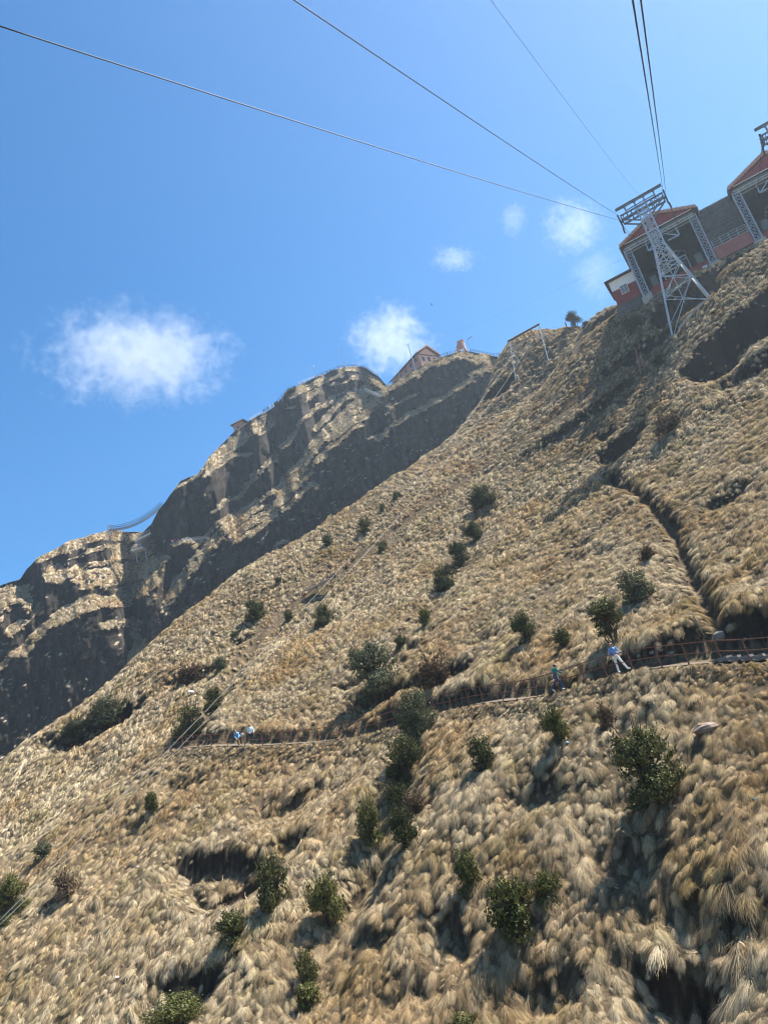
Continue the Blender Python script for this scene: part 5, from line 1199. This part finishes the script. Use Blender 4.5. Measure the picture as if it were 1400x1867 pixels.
# loose stones and clods on the bare head walls and banks
CLOD = mat('dark_earth_clod', (0.05, 0.037, 0.027), .95, 0, .4, 2.5, .5)
bcol = bpy.data.collections.new('rubble_sources')
for k in range(4):
    ob = rock('clod', np.zeros(3), 1, 1, .8, CLOD, None, 700 + k); COL.objects.unlink(ob); bcol.objects.link(ob)
    for kk in ('label', 'category', 'group'):
        if kk in ob: del ob[kk]
jj, ii = np.nonzero((NZ < 0.52) & (np.hypot(GX, GY) < 150)); kk = RNG.choice(len(jj), min(9000, len(jj)), replace=False); jj = jj[kk]; ii = ii[kk]
x = GX[jj, ii] + RNG.uniform(-.25, .25, len(jj)); y = GY[jj, ii] + RNG.uniform(-.25, .25, len(jj)); q2 = np.stack([x, y, zh(x, y)], 1)
s2 = .05 + .22 * RNG.uniform(0, 1, len(jj)) ** 4
o = scatter('rubble', 'loose stones and clods on the bare banks', bcol, q2, RNG.uniform(0, 6.28, (len(jj), 3)), np.stack([s2, s2, s2 * .8], 1), 4); o['category'] = 'rubble'
print('tufts', len(a0[0]), sum(map(len, qa)), len(a1[0]) + len(a2[0]), len(q))

# ================================================================== CLOUDS
def cloud(px, py, wpx, hpx, dens, label, seed, thick=0.5, Rr=1900.0):
    c = P(px, py, Rr); dist = np.linalg.norm(c); w = wpx * dist / F / 2; h = hpx * dist / F / 2
    d = c / dist; right = np.array([RT[0], FW[0], UP[0]]); right -= d * (right @ d); right /= np.linalg.norm(right); upv = np.cross(right, d)
    mb = MB(); n, k = 20, 12; vs = [(0, 0, -1)]
    for i in range(1, k):
        for j in range(n): a = math.pi * i / k; b = 2 * math.pi * j / n; vs.append((math.sin(a) * math.cos(b), math.sin(a) * math.sin(b), -math.cos(a)))
    vs.append((0, 0, 1)); fs = [(0, 1 + (j + 1) % n, 1 + j) for j in range(n)]
    for i in range(k - 2):
        for j in range(n): a = 1 + i * n + j; b = 1 + i * n + (j + 1) % n; fs.append((a, b, b + n, a + n))
    o = 1 + (k - 2) * n; fs += [(o + j, o + (j + 1) % n, len(vs) - 1) for j in range(n)]
    mb.add(vs, fs)
    m = bpy.data.materials.new('cloud_vapour'); m.use_nodes = True; t = m.node_tree; L = t.links.new; t.nodes.remove(t.nodes['Principled BSDF'])
    tc = nd(t, 'ShaderNodeTexCoord'); vm = nd(t, 'ShaderNodeVectorMath', operation='ADD'); L(tc.outputs['Object'], vm.inputs[0]); vm.inputs[1].default_value = (seed * 3.7, seed * 1.9, seed * .6)
    sc_ = nd(t, 'ShaderNodeMapping'); sc_.inputs['Scale'].default_value = (w / h, 1, 1); L(vm.outputs[0], sc_.inputs[0])
    n1 = noise(t, sc_.outputs[0], 2.0, 10, 0.7); n1.inputs['Distortion'].default_value = .9
    ln = nd(t, 'ShaderNodeVectorMath', operation='LENGTH'); L(tc.outputs['Object'], ln.inputs[0])
    # fade to nothing at the rim, eaten by the noise
    n2 = noise(t, sc_.outputs[0], 6.0, 8, 0.65); mm = nd(t, 'ShaderNodeMath', operation='MULTIPLY_ADD'); L(n2.outputs['Fac'], mm.inputs[0]); mm.inputs[1].default_value = .7; mm.inputs[2].default_value = -.35
    f = nd(t, 'ShaderNodeMath', operation='MULTIPLY_ADD'); L(ln.outputs['Value'], f.inputs[0]); f.inputs[1].default_value = -.5; f.inputs[2].default_value = -.14
    a = nd(t, 'ShaderNodeMath', operation='ADD'); L(n1.outputs['Fac'], a.inputs[0]); L(f.outputs[0], a.inputs[1])
    a2 = nd(t, 'ShaderNodeMath', operation='ADD'); L(a.outputs[0], a2.inputs[0]); L(mm.outputs[0], a2.inputs[1]); a = a2
    mu = nd(t, 'ShaderNodeMath', operation='MULTIPLY', use_clamp=True); L(a.outputs[0], mu.inputs[0]); mu.inputs[1].default_value = 5.0
    de = nd(t, 'ShaderNodeMath', operation='MULTIPLY'); L(mu.outputs[0], de.inputs[0]); de.inputs[1].default_value = dens / (2 * h * thick)
    vs_ = nd(t, 'ShaderNodeVolumeScatter'); vs_.inputs['Anisotropy'].default_value = .2; vs_.inputs[0].default_value = (1, 1, 1, 1); L(de.outputs[0], vs_.inputs['Density'])
    L(vs_.outputs[0], t.nodes['Material Output'].inputs['Volume'])
    ob = mb.build('cloud', m, None)
    ob.matrix_world = Matrix(((right[0] * w, d[0] * h * thick, upv[0] * h, c[0]), (right[1] * w, d[1] * h * thick, upv[1] * h, c[1]), (right[2] * w, d[2] * h * thick, upv[2] * h, c[2]), (0, 0, 0, 1)))
    return tag(ob, label, 'cloud')
cloud(252, 650, 410, 225, .8, 'largest soft white cloud in the left half of the sky', 1)
cloud(715, 622, 190, 170, .8, 'white cloud rising behind the summit house', 2)
cloud(1045, 415, 130, 120, .4, 'faint small cloud left of the tower', 3)
cloud(828, 472, 110, 60, .3, 'thin wisp above the gantry', 4)
cloud(1085, 500, 110, 120, .18, 'pale haze wisp just left of the annex', 5)
cloud(935, 400, 60, 80, .2, 'faintest wisp left of the small cloud near the tower', 6)

# ================================================================== HAZE
hz = MB(); b0, b1 = (-420, -260, -170), (420, 470, 240)
hz.hexa([(b0[0], b0[1], b0[2]), (b1[0], b0[1], b0[2]), (b1[0], b1[1], b0[2]), (b0[0], b1[1], b0[2]), (b0[0], b0[1], b1[2]), (b1[0], b0[1], b1[2]), (b1[0], b1[1], b1[2]), (b0[0], b1[1], b1[2])])
hm = bpy.data.materials.new('thin_haze'); hm.use_nodes = True; t = hm.node_tree; t.nodes.remove(t.nodes['Principled BSDF'])
pv = nd(t, 'ShaderNodeVolumePrincipled'); pv.inputs['Color'].default_value = (.66, .83, 1, 1); pv.inputs['Density'].default_value = 0.0002; pv.inputs['Anisotropy'].default_value = .5
t.links.new(pv.outputs[0], t.nodes['Material Output'].inputs['Volume'])
tag(hz.build('haze', hm), kind='stuff')
